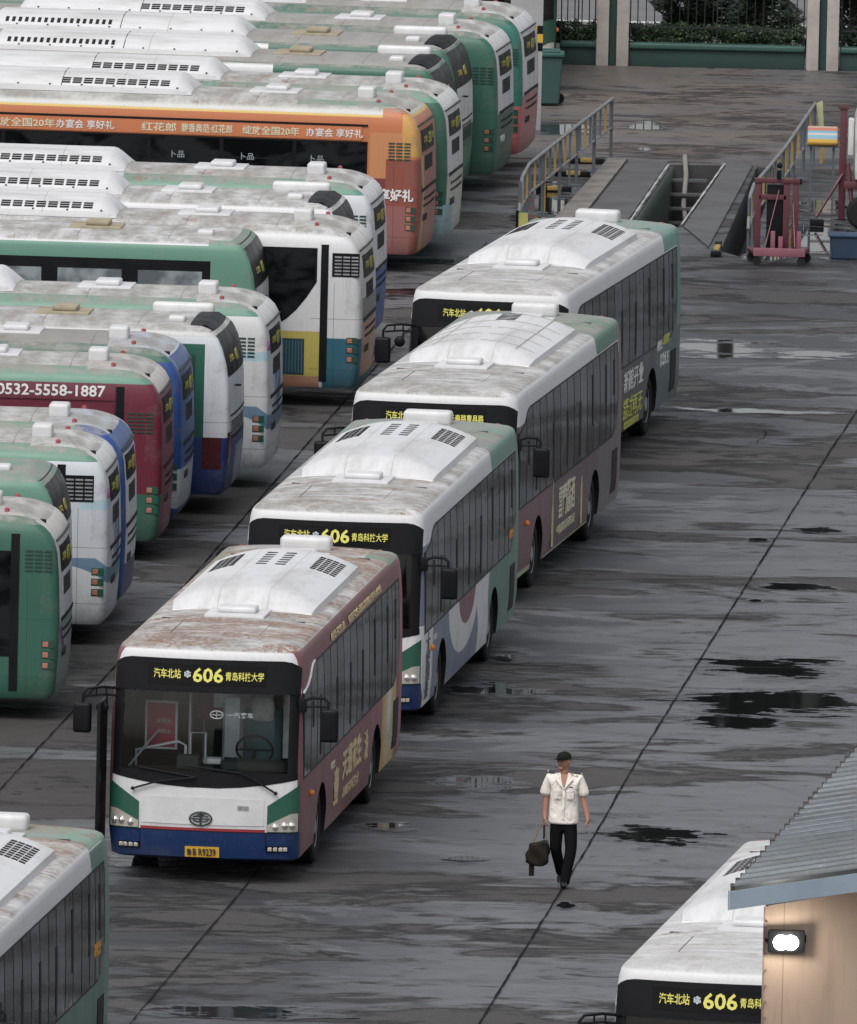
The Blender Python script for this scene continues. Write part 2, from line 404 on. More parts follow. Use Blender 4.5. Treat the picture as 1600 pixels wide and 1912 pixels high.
def slots(cells, hw_, h, off=.004, side=(1, -1)):        # cells: (x0,x1,u0,u1) laid on the dome
    bm = bmesh.new()
    for s in side:
        for xa, xb, ua, ub in cells:
            v = [bm.verts.new((x, s*u*hw_, h*ac_h(u)+off)) for x, u in ((xa, ua), (xb, ua), (xb, ub), (xa, ub))]
            v2 = [bm.verts.new((q.co.x, q.co.y, q.co.z-off-.01)) for q in v]
            bm.faces.new(v)
            for k in range(4): bm.faces.new((v[k], v[(k+1) % 4], v2[(k+1) % 4], v2[k]))
    return tomesh('slots', bm, 0)
def box_mesh(dx, dy, dz, bev):
    bm = bmesh.new(); bx(bm, -dx/2, dx/2, -dy/2, dy/2, 0, dz, bev, 3); return tomesh('box', bm, 40)
def hatch_mesh():
    bm = bmesh.new(); bx(bm, -.42, .42, -.40, .40, 0, .05, .02); bx(bm, -.22, .16, -.26, .26, .045, .13, .04, 3); return tomesh('hatch', bm, 40)
def wheel(parent, x, s):
    def ty():
        bm = bmesh.new(); lathe_y(bm, [(-.13, .001), (-.13, .30), (-.145, .33), (-.145, .45), (-.11, .49), (.11, .49), (.145, .45), (.145, .33), (.12, .29), (.10, .001)], 36); return tomesh('wheel', bm, 30)
    def rm():
        bm = bmesh.new(); lathe_y(bm, [(.10, .29), (.125, .285), (.10, .25), (.05, .22), (.06, .13), (.13, .11), (.14, .05), (.14, .001)], 28)
        for k in range(10):
            a = 2*PI*k/10; lathe_y(bm, [(.055, .016), (.085, .016), (.086, .001)], 8, (.175*math.cos(a), 0, .175*math.sin(a)))
        return tomesh('rim', bm, 30)
    w_ = obj('wheel', cached('tyre', ty), M_rub, parent, (x, s*1.06, .49), (0, 0, 0 if s > 0 else PI))
    obj('rim', cached('rim', rm), M_rim, w_)
def roof_z(kind, y):
    r = SH[kind]['r']
    for a, b in zip(r[::-1], r[::-1][1:]):
        if abs(y) <= b[1]: t = (abs(y)-a[1])/(b[1]-a[1]); return a[0]*(1-t)+b[0]*t
    return r[-1][0]
def roof_gear(t, kind, ac, hatchm=None, blister=False, acx=(-3.1, 2.0)):
    z0 = roof_z(kind, .5)
    if ac == 'dome':
        a = obj('roof_ac', cached('dome', lambda: ac_mesh(-3.1, 2.05, .99, .31)), M_acw, t, (0, 0, z0-.035))
        cells = [(-2.35+k*.17, -2.35+k*.17+.10, u, u+.075) for k in range(8) for u in (.52, .61, .70, .79)]
        for sd in (1, -1): obj('vent_grille', cached(('dv', sd), lambda: slots(cells, .99, .31, side=(sd,))), M_gap, a)
        cells = [(-2.3+k*.25, -2.3+k*.25+.13, -.2, .2) for k in range(6)]
        obj('vent_louvre', cached('dl', lambda: slots(cells, .99, .31, side=(1,))), M_cab, a)
    elif ac == 'ribbed':
        a = obj('roof_ac', cached('dome2', lambda: ac_mesh(-3.1, 2.05, .96, .30, .5, .5)), M_acw, t, (0, 0, z0-.035))
        obj('vent_louvre', cached('dl2', lambda: slots([(-2.6+k*.2, -2.6+k*.2+.12, -.15, .15) for k in range(5)], .96, .30, side=(1,))), M_gap, a)
        def ribs():
            bm = bmesh.new()
            for x in (-2.5, -1.5, -.6, .3, 1.2):
                for s in (1, -1): tube(bm, [(x, s*.96*u, .30*ac_h(u)-.002) for u in frange(.05, .9, 16)], .012, 6)
            for s in (1, -1): tube(bm, [(x, s*.62, .30*ac_h(.645)-.003) for x in (-2.6, 1.5)], .012, 5)
            return tomesh('ribs', bm, 40)
        obj('stiffening_ribs', cached('ribs', ribs), simple('rib grey', (.33, .33, .32), .5), a)
    elif ac in ('long', 'longtall'):
        a = obj('roof_ac', cached('long'+str(acx), lambda: ac_mesh(acx[0], acx[1], .84, .31, .28, .2)), M_acw, t, (0, 0, z0-.03))
        x0 = acx[0]
        if ac == 'long': cells = [(x0+.4+k*.19, x0+.4+k*.19+.15, u, u+.052) for k in range(10) for u in (.70, .775, .85)]
        else: cells = [(x0+2.42+k*.115, x0+2.42+k*.115+.06, .70, .88) for k in range(17)]
        for sd in (1, -1): obj('vent_grille', cached(('lv', ac, acx, sd), lambda: slots(cells, .84, .31, side=(sd,))), M_gap, a)
        def seam():
            bm = bmesh.new()
            for x in (x0+2.25,): tube(bm, [(x, .84*u, .31*ac_h(u)+.001) for u in (-.98, -.9, -.75, -.4, 0, .4, .75, .9, .98)], .009, 5)
            for x in [x0+.25+q*.55 for q in range(8)]:
                for s in (1, -1): bx(bm, x-.015, x+.015, s*.80-.01, s*.80+.02, .31*ac_h(.955)-.01, .31*ac_h(.955)+.015)
            return tomesh('seam', bm, 0)
        obj('joint_strip', cached('seam'+str(acx), seam), M_cab, a)
    if ac:
        q = {'dome': (-3.13, 2.075, .985), 'ribbed': (-3.13, 2.075, .955)}.get(ac, (acx[0]-.02, acx[1]+.02, .855))
        def ab():
            bm = bmesh.new(); bx(bm, q[0], q[1], -q[2], q[2], -.06, .0, .0); return tomesh('ab', bm, 0)
        obj('ac_base', cached(('ab', q), ab), M_gap, a, (0, 0, -.004))  # black plate standing in for the shadow line under the roof unit
    hm = cached('hatch', hatch_mesh)
    if ac in ('dome', 'ribbed'):
        obj('roof_hatch', hm, M_white, t, (2.48, 0, z0-.01)); obj('roof_hatch', hm, M_white, t, (-3.95, 0, z0-.01))
        obj('roof_fan', cached('fan', lambda: box_mesh(.32, .70, .22, .07)), M_white, t, (-4.95, 0, z0-.03))
        def mk():
            bm = bmesh.new()
            for y in (-.62, .55): bx(bm, 3.3, 4.6, y-.005, y+.005, z0-.06, z0-.002)
            bx(bm, 4.6, 4.61, -.62, .55, z0-.06, z0-.004)
            for x in (-4.3, 2.9): bx(bm, x, x+.01, -.95, .95, z0-.10, z0-.012)
            return tomesh('seams', bm, 0)
        obj('roof_seam', cached('rseam'+kind, mk), M_cab, t)
    else:
        obj('roof_hatch', hm, hatchm or M_white, t, (-3.1, -.05, z0-.01))
        obj('roof_fan', cached('fan2'+kind, lambda: box_mesh(.29, .42, .21, .05) if kind == 'round' else box_mesh(.25, .3, .10, .04)), M_white, t, (-4.72 if kind == 'round' else -4.9, .35 if kind == 'round' else .55, z0-.03))
        for s in (1, -1):
            def ml():
                bm = bmesh.new(); lathe_y(bm, [(-.03, .001), (-.03, .038), (.01, .034), (.025, .001)], 12)
                for v in bm.verts: v.co = (v.co.x, v.co.z, v.co.y+.02)
                return tomesh('marker', bm, 30)
            if kind == 'round':
                obj('marker_light', cached('mark', ml), M_redl, t, (-4.98, s*.86, roof_z(kind, .86)+.012))
        if blister: obj('roof_blister', cached('blis', lambda: box_mesh(.95, .20, .19, .07)), M_white, t, (-4.85, -.86, roof_z(kind, .86)-.05))
# ------------------------------------------------------------------ queue bus
def qtop(x): # upper edge of the glazing, the wave behind the driver
    pts = [(5.5, 2.50), (5.0, 2.56), (4.75, 2.62), (4.6, 2.70), (4.45, 2.76), (4.2, 2.79), (-5.2, 2.77), (-6, 2.77)]
    for a, b in zip(pts, pts[1:]):
        if x >= b[0]: t = (x-a[0])/(b[0]-a[0]); return a[1]*(1-t)+b[1]*t
    return 2.77
def qlow(x): return 1.37 if x > -4.6 else 1.37 + .45*((-4.6-x)/.62)**2
SNOW = '❄'
def queue_bus(t, M_body, cfg):
    k = 'queue'; top = cfg.get('top', qtop)
    obj('body', body_mesh(k), M_body, t)
    band = obj('window_band', cached(('band', cfg.get('tk')), lambda: side_patch(k, [5.42, 5.2, 5, 4.85, 4.7, 4.55, 4.4, 4.2] + frange(3.9, -4.5, 10) + frange(-4.6, -5.22, 6), qlow, top, .004)), M_blk, t)
    if cfg.get('edge'):
        def ed():
            bm = bmesh.new(); pts = [(x, side_w(k, top(x))+.008, top(x)+.012) for x in (5.42, 5.2, 5, 4.85, 4.7, 4.6, 4.5, 4.4, 4.2)]; tube(bm, pts, .018, 6); return tomesh('e', bm, 40)
        obj('white_edge_trim', cached('edge', ed), M_white, t)
    xs = [5.38, 4.66, 3.98, 3.25, 2.53, 1.8, 1.08, .35, -.37, -1.05, -1.78, -2.45, -3.17, -3.85, -4.35, -4.75, -5.15]
    for i, (a, b) in enumerate(zip(xs, xs[1:])):
        def pm(a=a, b=b): return side_patch(k, frange(a-.035, b+.035, 4), lambda x: max(qlow(x), 1.37)+.03, lambda x: top(x)-.02, .008, 5)
        p = obj('window_pane', cached(('pane', i, cfg.get('tk')), pm), M_gv[(0, 1, 2, 0, 1, 0, 2, 1, 0, 2, 0, 1, 0, 2, 1, 0)[i % 16]], band)
    for x, z0, z1 in ((3.6, 1.48, 2.27), (1.82, 1.48, 2.29), (.35, 1.48, 2.30), (-1.02, 1.48, 2.30), (-2.38, 1.79, 2.55), (-3.83, 1.79, 2.55), (-4.72, 2.0, 2.54), (4.42, 1.95, 2.3)):
        obj('opening_slit', cached(('slit', x), lambda: side_patch(k, [x+.07, x-.07], z0, z1, .013, 3)), M_gap, band)
    # right-hand side glazing, plain
    obj('window_band', cached('bandr', lambda: side_patch(k, frange(5.3, -5.1, 12), 1.2, 2.77, .004, s=-1)), M_glass_side, t)
    # front
    wys = [-1.22, -1.17, -1.1, -1, -.8, -.5, -.2, .2, .5, .8, 1, 1.1, 1.17, 1.22]
    def frame():
        bm = bmesh.new()
        me = end_patch(k, 1, wys, lambda y: 1.26+.13*(abs(y)/1.22)**2, lambda y: 1.47, .006, 2); bm.from_mesh(me)
        me = end_patch(k, 1, wys, lambda y: 2.50, lambda y: 2.93-.10*max(0, (abs(y)-.95)/.27)**3, .008, 5); bm.from_mesh(me)
        for s in (1, -1):
            me = end_patch(k, 1, [s*1.09, s*1.12, s*1.15, s*1.18, s*1.215], 1.44, 2.54, .006, 6); bm.from_mesh(me)
        return tomesh('frame', bm, 30)
    fr = obj('windscreen_frame', cached('wframe', frame), M_blk, t)
    obj('windscreen', cached('wglass', lambda: end_patch(k, 1, [-1.12, -1.1, -1, -.8, -.5, -.2, .2, .5, .8, 1, 1.1, 1.12], 1.45, 2.53, .002, 6, .004)), M_wind, t)
    obj('brow_lip', cached('lip', lambda: end_patch(k, 1, wys, 2.50, 2.53, .03, 1, .024)), M_blk, t)
    dp = obj('destination_display', cached('ddisp', lambda: end_patch(k, 1, frange(-.78, .78, 8), 2.60, 2.86, .014, 2)), simple('display glass', (.004, .004, .005), .15, spec=.15, dirt=0), t)
    def onf(y, z, o_=.02): return (endx(k, 1, y, z)+o_, y, z)
    text('route_number', cfg.get('num', '606'), .19, onf(.02, 2.73, .028), 'front', M_led, dp, width=.40, bold=.022)
    text('route_text', '汽车北站', .125, onf(-.52, 2.735, .028), 'front', M_led, dp, width=.36, bold=.012)
    text('route_text', cfg.get('dest', '青岛科技大学'), .115, onf(.50, 2.725, .035), 'front', M_led, dp, width=.50, bold=.012)
    text('snowflake', '❄', .095, onf(-.25, 2.735, .028), 'front', M_flake, dp, bold=.01)
    # bonnet shields, lamps, bumper
    def pod(s):
        ys = [s*q for q in (.845, .95, 1.05, 1.13, 1.18, 1.215, 1.245)]
        def hi(y): return 1.03+.27*(abs(y)-.82)/.40
        return end_patch(k, 1, ys if s > 0 else ys[::-1], .70, hi, .012, 4)
    def lamp(s):
        ys = [s*q for q in (.85, .95, 1.05, 1.13, 1.18, 1.215, 1.235)]
        return end_patch(k, 1, ys if s > 0 else ys[::-1], lambda y: .712, lambda y: .80+.15*min(1, (abs(y)-.85)/.30), .022, 4)
    def fog(s): return end_patch(k, 1, [s*.83, s*.9, s*1.0, s*1.12] if s > 0 else [-1.12, -1.0, -.9, -.83], .435, .515, .014, 1)
    for s in (1, -1):
        pd = obj('lamp_surround', cached(('pod', s), lambda: pod(s)), cfg.get('podm', M_podg), t)
        hl = obj('headlight', cached(('lamp', s), lambda: lamp(s)), M_lamp, t)
        def refl():
            bm = bmesh.new()
            for yy in (.95, 1.07, 1.16):
                bmesh.ops.create_uvsphere(bm, u_segments=12, v_segments=8, radius=.048, matrix=Matrix.Translation((endx(k, 1, yy, .8)+.012, s*yy, .775+.02*(yy > 1))))
            return tomesh('r', bm, 60)
        obj('lamp_reflector', cached(('refl', s), refl), simple('lamp bowl', (.75, .74, .7), .08, .8, dirt=0), hl)
        fg = obj('fog_light', cached(('fog', s), lambda: fog(s)), M_blk, t)
        def fl():
            bm = bmesh.new()
            for yy in (.88, .95, 1.02, 1.08): bx(bm, endx(k, 1, yy, .47)+.008, endx(k, 1, yy, .47)+.024, s*yy-.028, s*yy+.028, .448, .502, .008)
            return tomesh('f', bm, 40)
        obj('fog_lens', cached(('fogl', s), fl), M_lamp, fg)
    def groove():
        bm = bmesh.new()
        for s in (1, -1): bm.from_mesh(end_patch(k, 1, [s*.822, s*.834] if s > 0 else [-.834, -.822], .32, .70, .003, 3, .002))
        for s in (1, -1): bm.from_mesh(end_patch(k, 1, [s*.846, s*.857] if s > 0 else [-.857, -.846], .70, 1.04, .004, 3, .002))
        bm.from_mesh(end_patch(k, 1, frange(-1.2, 1.2, 12), .692, .70, .003, 1, .002))
        return tomesh('g', bm, 0)
    obj('panel_groove', cached('groove', groove), M_gap, t)
    def bonnet(): 
        return end_patch(k, 1, frange(-.80, .80, 12), lambda y: .78, lambda y: 1.14-.02*abs(y), .008, 4)
    obj('bonnet_panel', cached('bonnet', bonnet), simple('bonnet white', (.60, .60, .61), .35), t)
    # round maker's badge
    if cfg.get('badge'):
        def badge():
            bm = bmesh.new(); n = 28; zc, yc = .86, -.02; x = endx(k, 1, 0, zc)+.022
            def el(a, b): return [(x, yc+a*math.cos(2*PI*i/n), zc+b*math.sin(2*PI*i/n)) for i in range(n)]
            tube(bm, el(.145, .088)+el(.145, .088)[:2], .010, 6, False)
            bx(bm, x-.006, x+.012, yc-.012, yc+.012, zc-.085, zc+.085)
            for zz, hw_ in ((.035, .10), (.0, .125), (-.035, .10)):
                for s in (1, -1): tube(bm, [(x, yc+s*.012, zc+zz), (x, yc+s*hw_*.6, zc+zz), (x, yc+s*hw_, zc+zz*.7+.004)], .009, 5)
            bx(bm, x-.004, x+.01, yc-.05, yc+.05, zc+.052, zc+.064)
            return tomesh('b', bm, 0)
        obj('badge', cached('badge', badge), simple('dark chrome', (.06, .07, .07), .3, .6, dirt=0), t)
        text('script_mark', '解放', .06, onf(.53, 1.02, .02), 'front', simple('grey mark', (.3, .3, .3), .5, dirt=0), t, width=.15, bold=0)
        pl = obj('licence_plate', cached('plate', lambda: end_patch(k, 1, frange(-.225, .225, 3), .345, .485, .02, 1, .015)), simple('yellow plate', (.72, .42, .05), .45, dirt=.2), t)
        text('plate_text', '鲁', .09, onf(-.17, .415, .03), 'front', M_dlet, pl, width=.065, bold=.0)
        text('plate_text', 'B R9239', .095, onf(.03, .415, .03), 'front', M_dlet, pl, width=.30, bold=.01)
    # wipers
    def wip():
        bm = bmesh.new()
        for pts in ([(.95, 1.22), (.62, 1.42), (.50, 1.47)], [(-.93, 1.22), (-.6, 1.33), (-.1, 1.40)]):
            P = [(endx(k, 1, y, z)+.045, y, z) for y, z in pts]; tube(bm, P, .013, 6)
            bmesh.ops.create_uvsphere(bm, u_segments=8, v_segments=6, radius=.026, matrix=Matrix.Translation(P[0]))
        for a, b in (((.50, 1.47), (-.25, 1.55)), ((-.1, 1.40), (-.85, 1.50))):
            tube(bm, [(endx(k, 1, y, z)+.035, y, z) for y, z in (a, b)], .011, 5)
        return tomesh('w', bm, 40)
    obj('wiper', cached('wip', wip), M_blk, t)
    # mirrors
    def mirror_l():
        bm = bmesh.new(); bx(bm, 5.52, 5.66, 1.50, 1.74, 1.90, 2.34, .05, 3); return tomesh('m', bm, 50)
    def mirror_r():
        bm = bmesh.new(); bx(bm, 5.60, 5.73, -1.74, -1.50, 1.92, 2.32, .05, 3); return tomesh('m', bm, 50)
    def arm_l():
        bm = bmesh.new(); tube(bm, [(5.5, 1.2, 2.40), (5.53, 1.38, 2.47), (5.56, 1.55, 2.47), (5.58, 1.60, 2.42), (5.58, 1.60, 2.30)], .022, 7)
        tube(bm, [(5.5, 1.22, 2.34), (5.54, 1.42, 2.36), (5.57, 1.57, 2.36)], .015, 6); bx(bm, 5.46, 5.54, 1.2, 1.31, 2.27, 2.46, .02); return tomesh('a', bm, 50)
    def arm_r():
        bm = bmesh.new(); tube(bm, [(5.5, -1.18, 2.50), (5.58, -1.36, 2.52), (5.64, -1.56, 2.50), (5.66, -1.62, 2.42), (5.66, -1.62, 2.30)], .020, 7)
        tube(bm, [(5.5, -1.18, 2.40), (5.58, -1.36, 2.42), (5.64, -1.60, 2.40)], .016, 6)
        for y, a_, b_ in ((-1.32, 2.51, 2.41), (-1.45, 2.51, 2.41)): tube(bm, [(5.6, y, a_), (5.6, y, b_)], .012, 5)
        bmesh.ops.create_uvsphere(bm, u_segments=14, v_segments=10, radius=.085, matrix=Matrix.Translation((5.66, -1.36, 2.26)) @ Matrix.Diagonal((.5, 1, 1, 1)))
        tube(bm, [(5.58, -1.30, 2.42), (5.64, -1.34, 2.30)], .012, 5); return tomesh('a', bm, 50)
    m1 = obj('mirror_arm', cached('arml', arm_l), M_blk, t); obj('mirror', cached('mirl', mirror_l), M_blk, m1)
    m2 = obj('mirror_arm', cached('armr', arm_r), M_blk, t); obj('mirror', cached('mirr', mirror_r), M_blk, m2)
    # side engine grille, indicators
    def sg():
        bm = bmesh.new(); bm.from_mesh(side_patch(k, frange(-4.66, -5.22, 4), .49, 1.15, .006, 4))
        return tomesh('g', bm, 0)
    g = obj('engine_grille', cached('sgr', sg), M_gap, t)
    def gs():
        bm = bmesh.new()
        for x in frange(-4.72, -5.16, 7): bm.from_mesh(side_patch(k, [x+.008, x-.008], .50, 1.14, .014, 3))
        return tomesh('g', bm, 0)
    obj('grille_slats', cached('sgs', gs), simple('slat grey', (.05, .05, .052), .6), g)
    def ind():
        bm = bmesh.new(); bmesh.ops.create_uvsphere(bm, u_segments=10, v_segments=8, radius=.045, matrix=Matrix.Translation((4.62, 1.285, 1.10))); return tomesh('i', bm, 50)
    obj('side_indicator', cached('ind', ind), M_amb, t)
    def rib():
        bm = bmesh.new(); 
        for s in (1, -1): tube(bm, [(-5.74, s*1.15, z) for z in (2.7, 1.5, .6)], .02, 6)
        return tomesh('r', bm, 40)
    for x in ARCH[k]:
        for s in (1, -1): wheel(t, x, s)
    roof_gear(t, k, cfg.get('ac', 'dome'))
    # rear
    obj('tail_light', cached('qtl', lambda: end_patch(k, -1, [.9, 1.0, 1.08, 1.14], .8, 1.2, .01, 2)), M_redl, t); obj('tail_light', cached('qtr', lambda: end_patch(k, -1, [-1.14, -1.08, -1.0, -.9], .8, 1.2, .01, 2)), M_redl, t)
    def ml():
        bm = bmesh.new()
        bmesh.ops.create_uvsphere(bm, u_segments=10, v_segments=8, radius=.045); return tomesh('ml', bm, 40)
    for s in (1, -1): obj('marker_light', cached('qml', ml), M_redl, t, (-5.45, s*.95, 3.08))
    # cab interior
    if cfg.get('cab'):
        def dash():
            bm = bmesh.new(); bx(bm, 5.02, 5.38, -1.12, 1.12, 1.17, 1.44, .05); bx(bm, 4.85, 5.25, .15, 1.05, 1.38, 1.56, .08, 3); bx(bm, 5.1, 5.3, -.42, -.12, 1.42, 1.62, .04); return tomesh('d', bm, 50)
        obj('dashboard', cached('dash', dash), M_cab, t)
        def sw():
            bm = bmesh.new(); n = 24; c = Vector((4.80, .55, 1.66))
            P = [c + Vector((.10*math.cos(a), .24*math.sin(a), .20*math.cos(a))) for a in [2*PI*i/n for i in range(n+1)]]
            tube(bm, P, .017, 6, False); tube(bm, [P[6], c, P[18]], .014, 5); tube(bm, [c, P[12]], .014, 5); tube(bm, [c, (5.0, .55, 1.45)], .03, 6); return tomesh('sw', bm, 50)
        obj('steering_wheel', cached('swh', sw), M_blk, t)
        def seat():
            bm = bmesh.new(); bx(bm, 3.95, 4.1, .30, .82, 1.2, 2.12, .06, 3); bx(bm, 3.95, 4.45, .32, .80, 1.2, 1.36, .05); return tomesh('s', bm, 50)
        st = obj('driver_seat', cached('seat', seat), simple('seat teal', (.06, .17, .19), .8), t)
        def cover():
            bm = bmesh.new(); bx(bm, 3.92, 4.13, .39, .73, 1.93, 2.26, .11, 4); return tomesh('c', bm, 60)
        obj('seat_cover', cached('cover', cover), simple('white cloth', (.75, .76, .78), .9, dirt=.5, dscale=8), st)
        def poles():
            bm = bmesh.new()
            for x, y in ((4.5, -.35), (3.6, -.45), (3.6, .12), (2.6, -.4), (2.6, .3), (4.1, .05)): tube(bm, [(x, y, 1.17), (x, y, 2.6)], .018, 6)
            tube(bm, [(4.9, -1.0, 1.2), (4.9, -1.0, 1.62), (4.9, -.45, 1.75), (4.9, -.35, 1.70), (4.9, -.35, 1.2)], .02, 6)
            tube(bm, [(5.2, -1.05, 1.45), (4.7, -.75, 1.85)], .016, 6); tube(bm, [(4.6, -1.1, 2.3), (2.0, -1.1, 2.3)], .016, 6); tube(bm, [(4.2, .12, 2.35), (2.0, .12, 2.35)], .016, 6)
            tube(bm, [(4.95, -.28, 1.5), (4.95, -.28, 1.88), (4.95, -.08, 1.88), (4.95, -.08, 1.5)], .016, 6)
            bx(bm, 4.0, 4.04, -.10, .12, 2.1, 2.42, .01); bx(bm, 4.4, 4.43, .10, .30, 1.5, 2.3, .01)
            return tomesh('p', bm, 40)
        obj('grab_rails', cached('poles', poles), simple('grey rail', (.55, .58, .62), .35, .2), t)
        def fit():
            bm = bmesh.new(); bx(bm, 4.1, 4.13, -.02, .22, 2.18, 2.45, .01); bx(bm, 3.5, 3.52, .15, .32, 1.2, 2.5); bx(bm, 3.0, 3.02, .34, .7, 1.9, 2.4); bx(bm, 4.7, 4.9, -.12, .12, 1.46, 1.54, .03); bx(bm, 2.2, 2.22, -1.0, -.5, 1.9, 2.45); bx(bm, 4.3, 4.32, .86, 1.1, 1.5, 2.4)
            return tomesh('f', bm, 30)
        obj('cab_fittings', cached('fit', fit), simple('pale cab fittings', (.75, .78, .78), .5, dirt=.4, dscale=5), t)
        def pst():
            bm = bmesh.new(); bx(bm, 4.58, 4.60, -.93, -.50, 1.60, 2.24, .004); return tomesh('p', bm, 0)
        po = obj('poster_frame', cached('pst', pst), M_white, t)
        def pst2():
            bm = bmesh.new(); bx(bm, 4.595, 4.605, -.90, -.53, 1.63, 2.21); return tomesh('p', bm, 0)
        obj('poster', cached('pst2', pst2), simple('maroon poster', (.38, .02, .06), .5), po)
        text('poster_text', '欢迎乘坐', .06, (4.609, -.715, 1.98), 'front', M_wlet, po, width=.26, bold=0)
        text('poster_text', '真情巴士', .05, (4.609, -.715, 1.84), 'front', M_wlet, po, width=.26, bold=0)
        def pst3():
            bm = bmesh.new(); bx(bm, 3.3, 3.31, -.40, .02, 1.85, 2.4); return tomesh('p', bm, 0)
        obj('poster', cached('pst3', pst3), simple('maroon poster', (.38, .02, .06), .5), t)
        text('windscreen_text', '一汽客车', .075, (endx(k, 1, .45, 2.2)+.012, .46, 2.22), 'front', simple('pale film letters', (.33, .35, .37), .5, dirt=0), t, width=.34, bold=.01)
        def ring():
            bm = bmesh.new(); x = endx(k, 1, .15, 2.22)+.012; n = 18
            P = [(x, .15+.085*math.cos(2*PI*i/n), 2.22+.05*math.sin(2*PI*i/n)) for i in range(n+1)]; tube(bm, P, .008, 5, False)
            bx(bm, x-.003, x+.004, .08, .22, 2.215, 2.225); bx(bm, x-.003, x+.004, .145, .155, 2.18, 2.26); return tomesh('r', bm, 0)
        obj('windscreen_mark', cached('ring', ring), simple('pale film letters', (.33, .35, .37), .5, dirt=0), t)
    if cfg.get('door'):
        def door():
            bm = bmesh.new(); bx(bm, 5.25, 5.95, -1.39, -1.34, .42, 2.35, .02); return tomesh('d', bm, 40)
        obj('front_door', cached('door', door), M_blk, t)
M_wind = bpy.data.materials.new('windscreen glass'); M_wind.use_nodes = True; nt = M_wind.node_tree; nt.nodes.clear()
o_ = nt.nodes.new('ShaderNodeOutputMaterial'); mx = nt.nodes.new('ShaderNodeMixShader'); fz = nt.nodes.new('ShaderNodeFresnel'); fz.inputs[0].default_value = 1.5
tr = nt.nodes.new('ShaderNodeBsdfTransparent'); tr.inputs[0].default_value = (.86, .9, .9, 1); gl = nt.nodes.new('ShaderNodeBsdfGlossy'); gl.inputs['Roughness'].default_value = .03
nt.links.new(fz.outputs[0], mx.inputs[0]); nt.links.new(tr.outputs[0], mx.inputs[1]); nt.links.new(gl.outputs[0], mx.inputs[2]); nt.links.new(mx.outputs[0], o_.inputs[0])
M_podg = simple('green lamp pod', (.018, .088, .058), .3, dirt=.15)
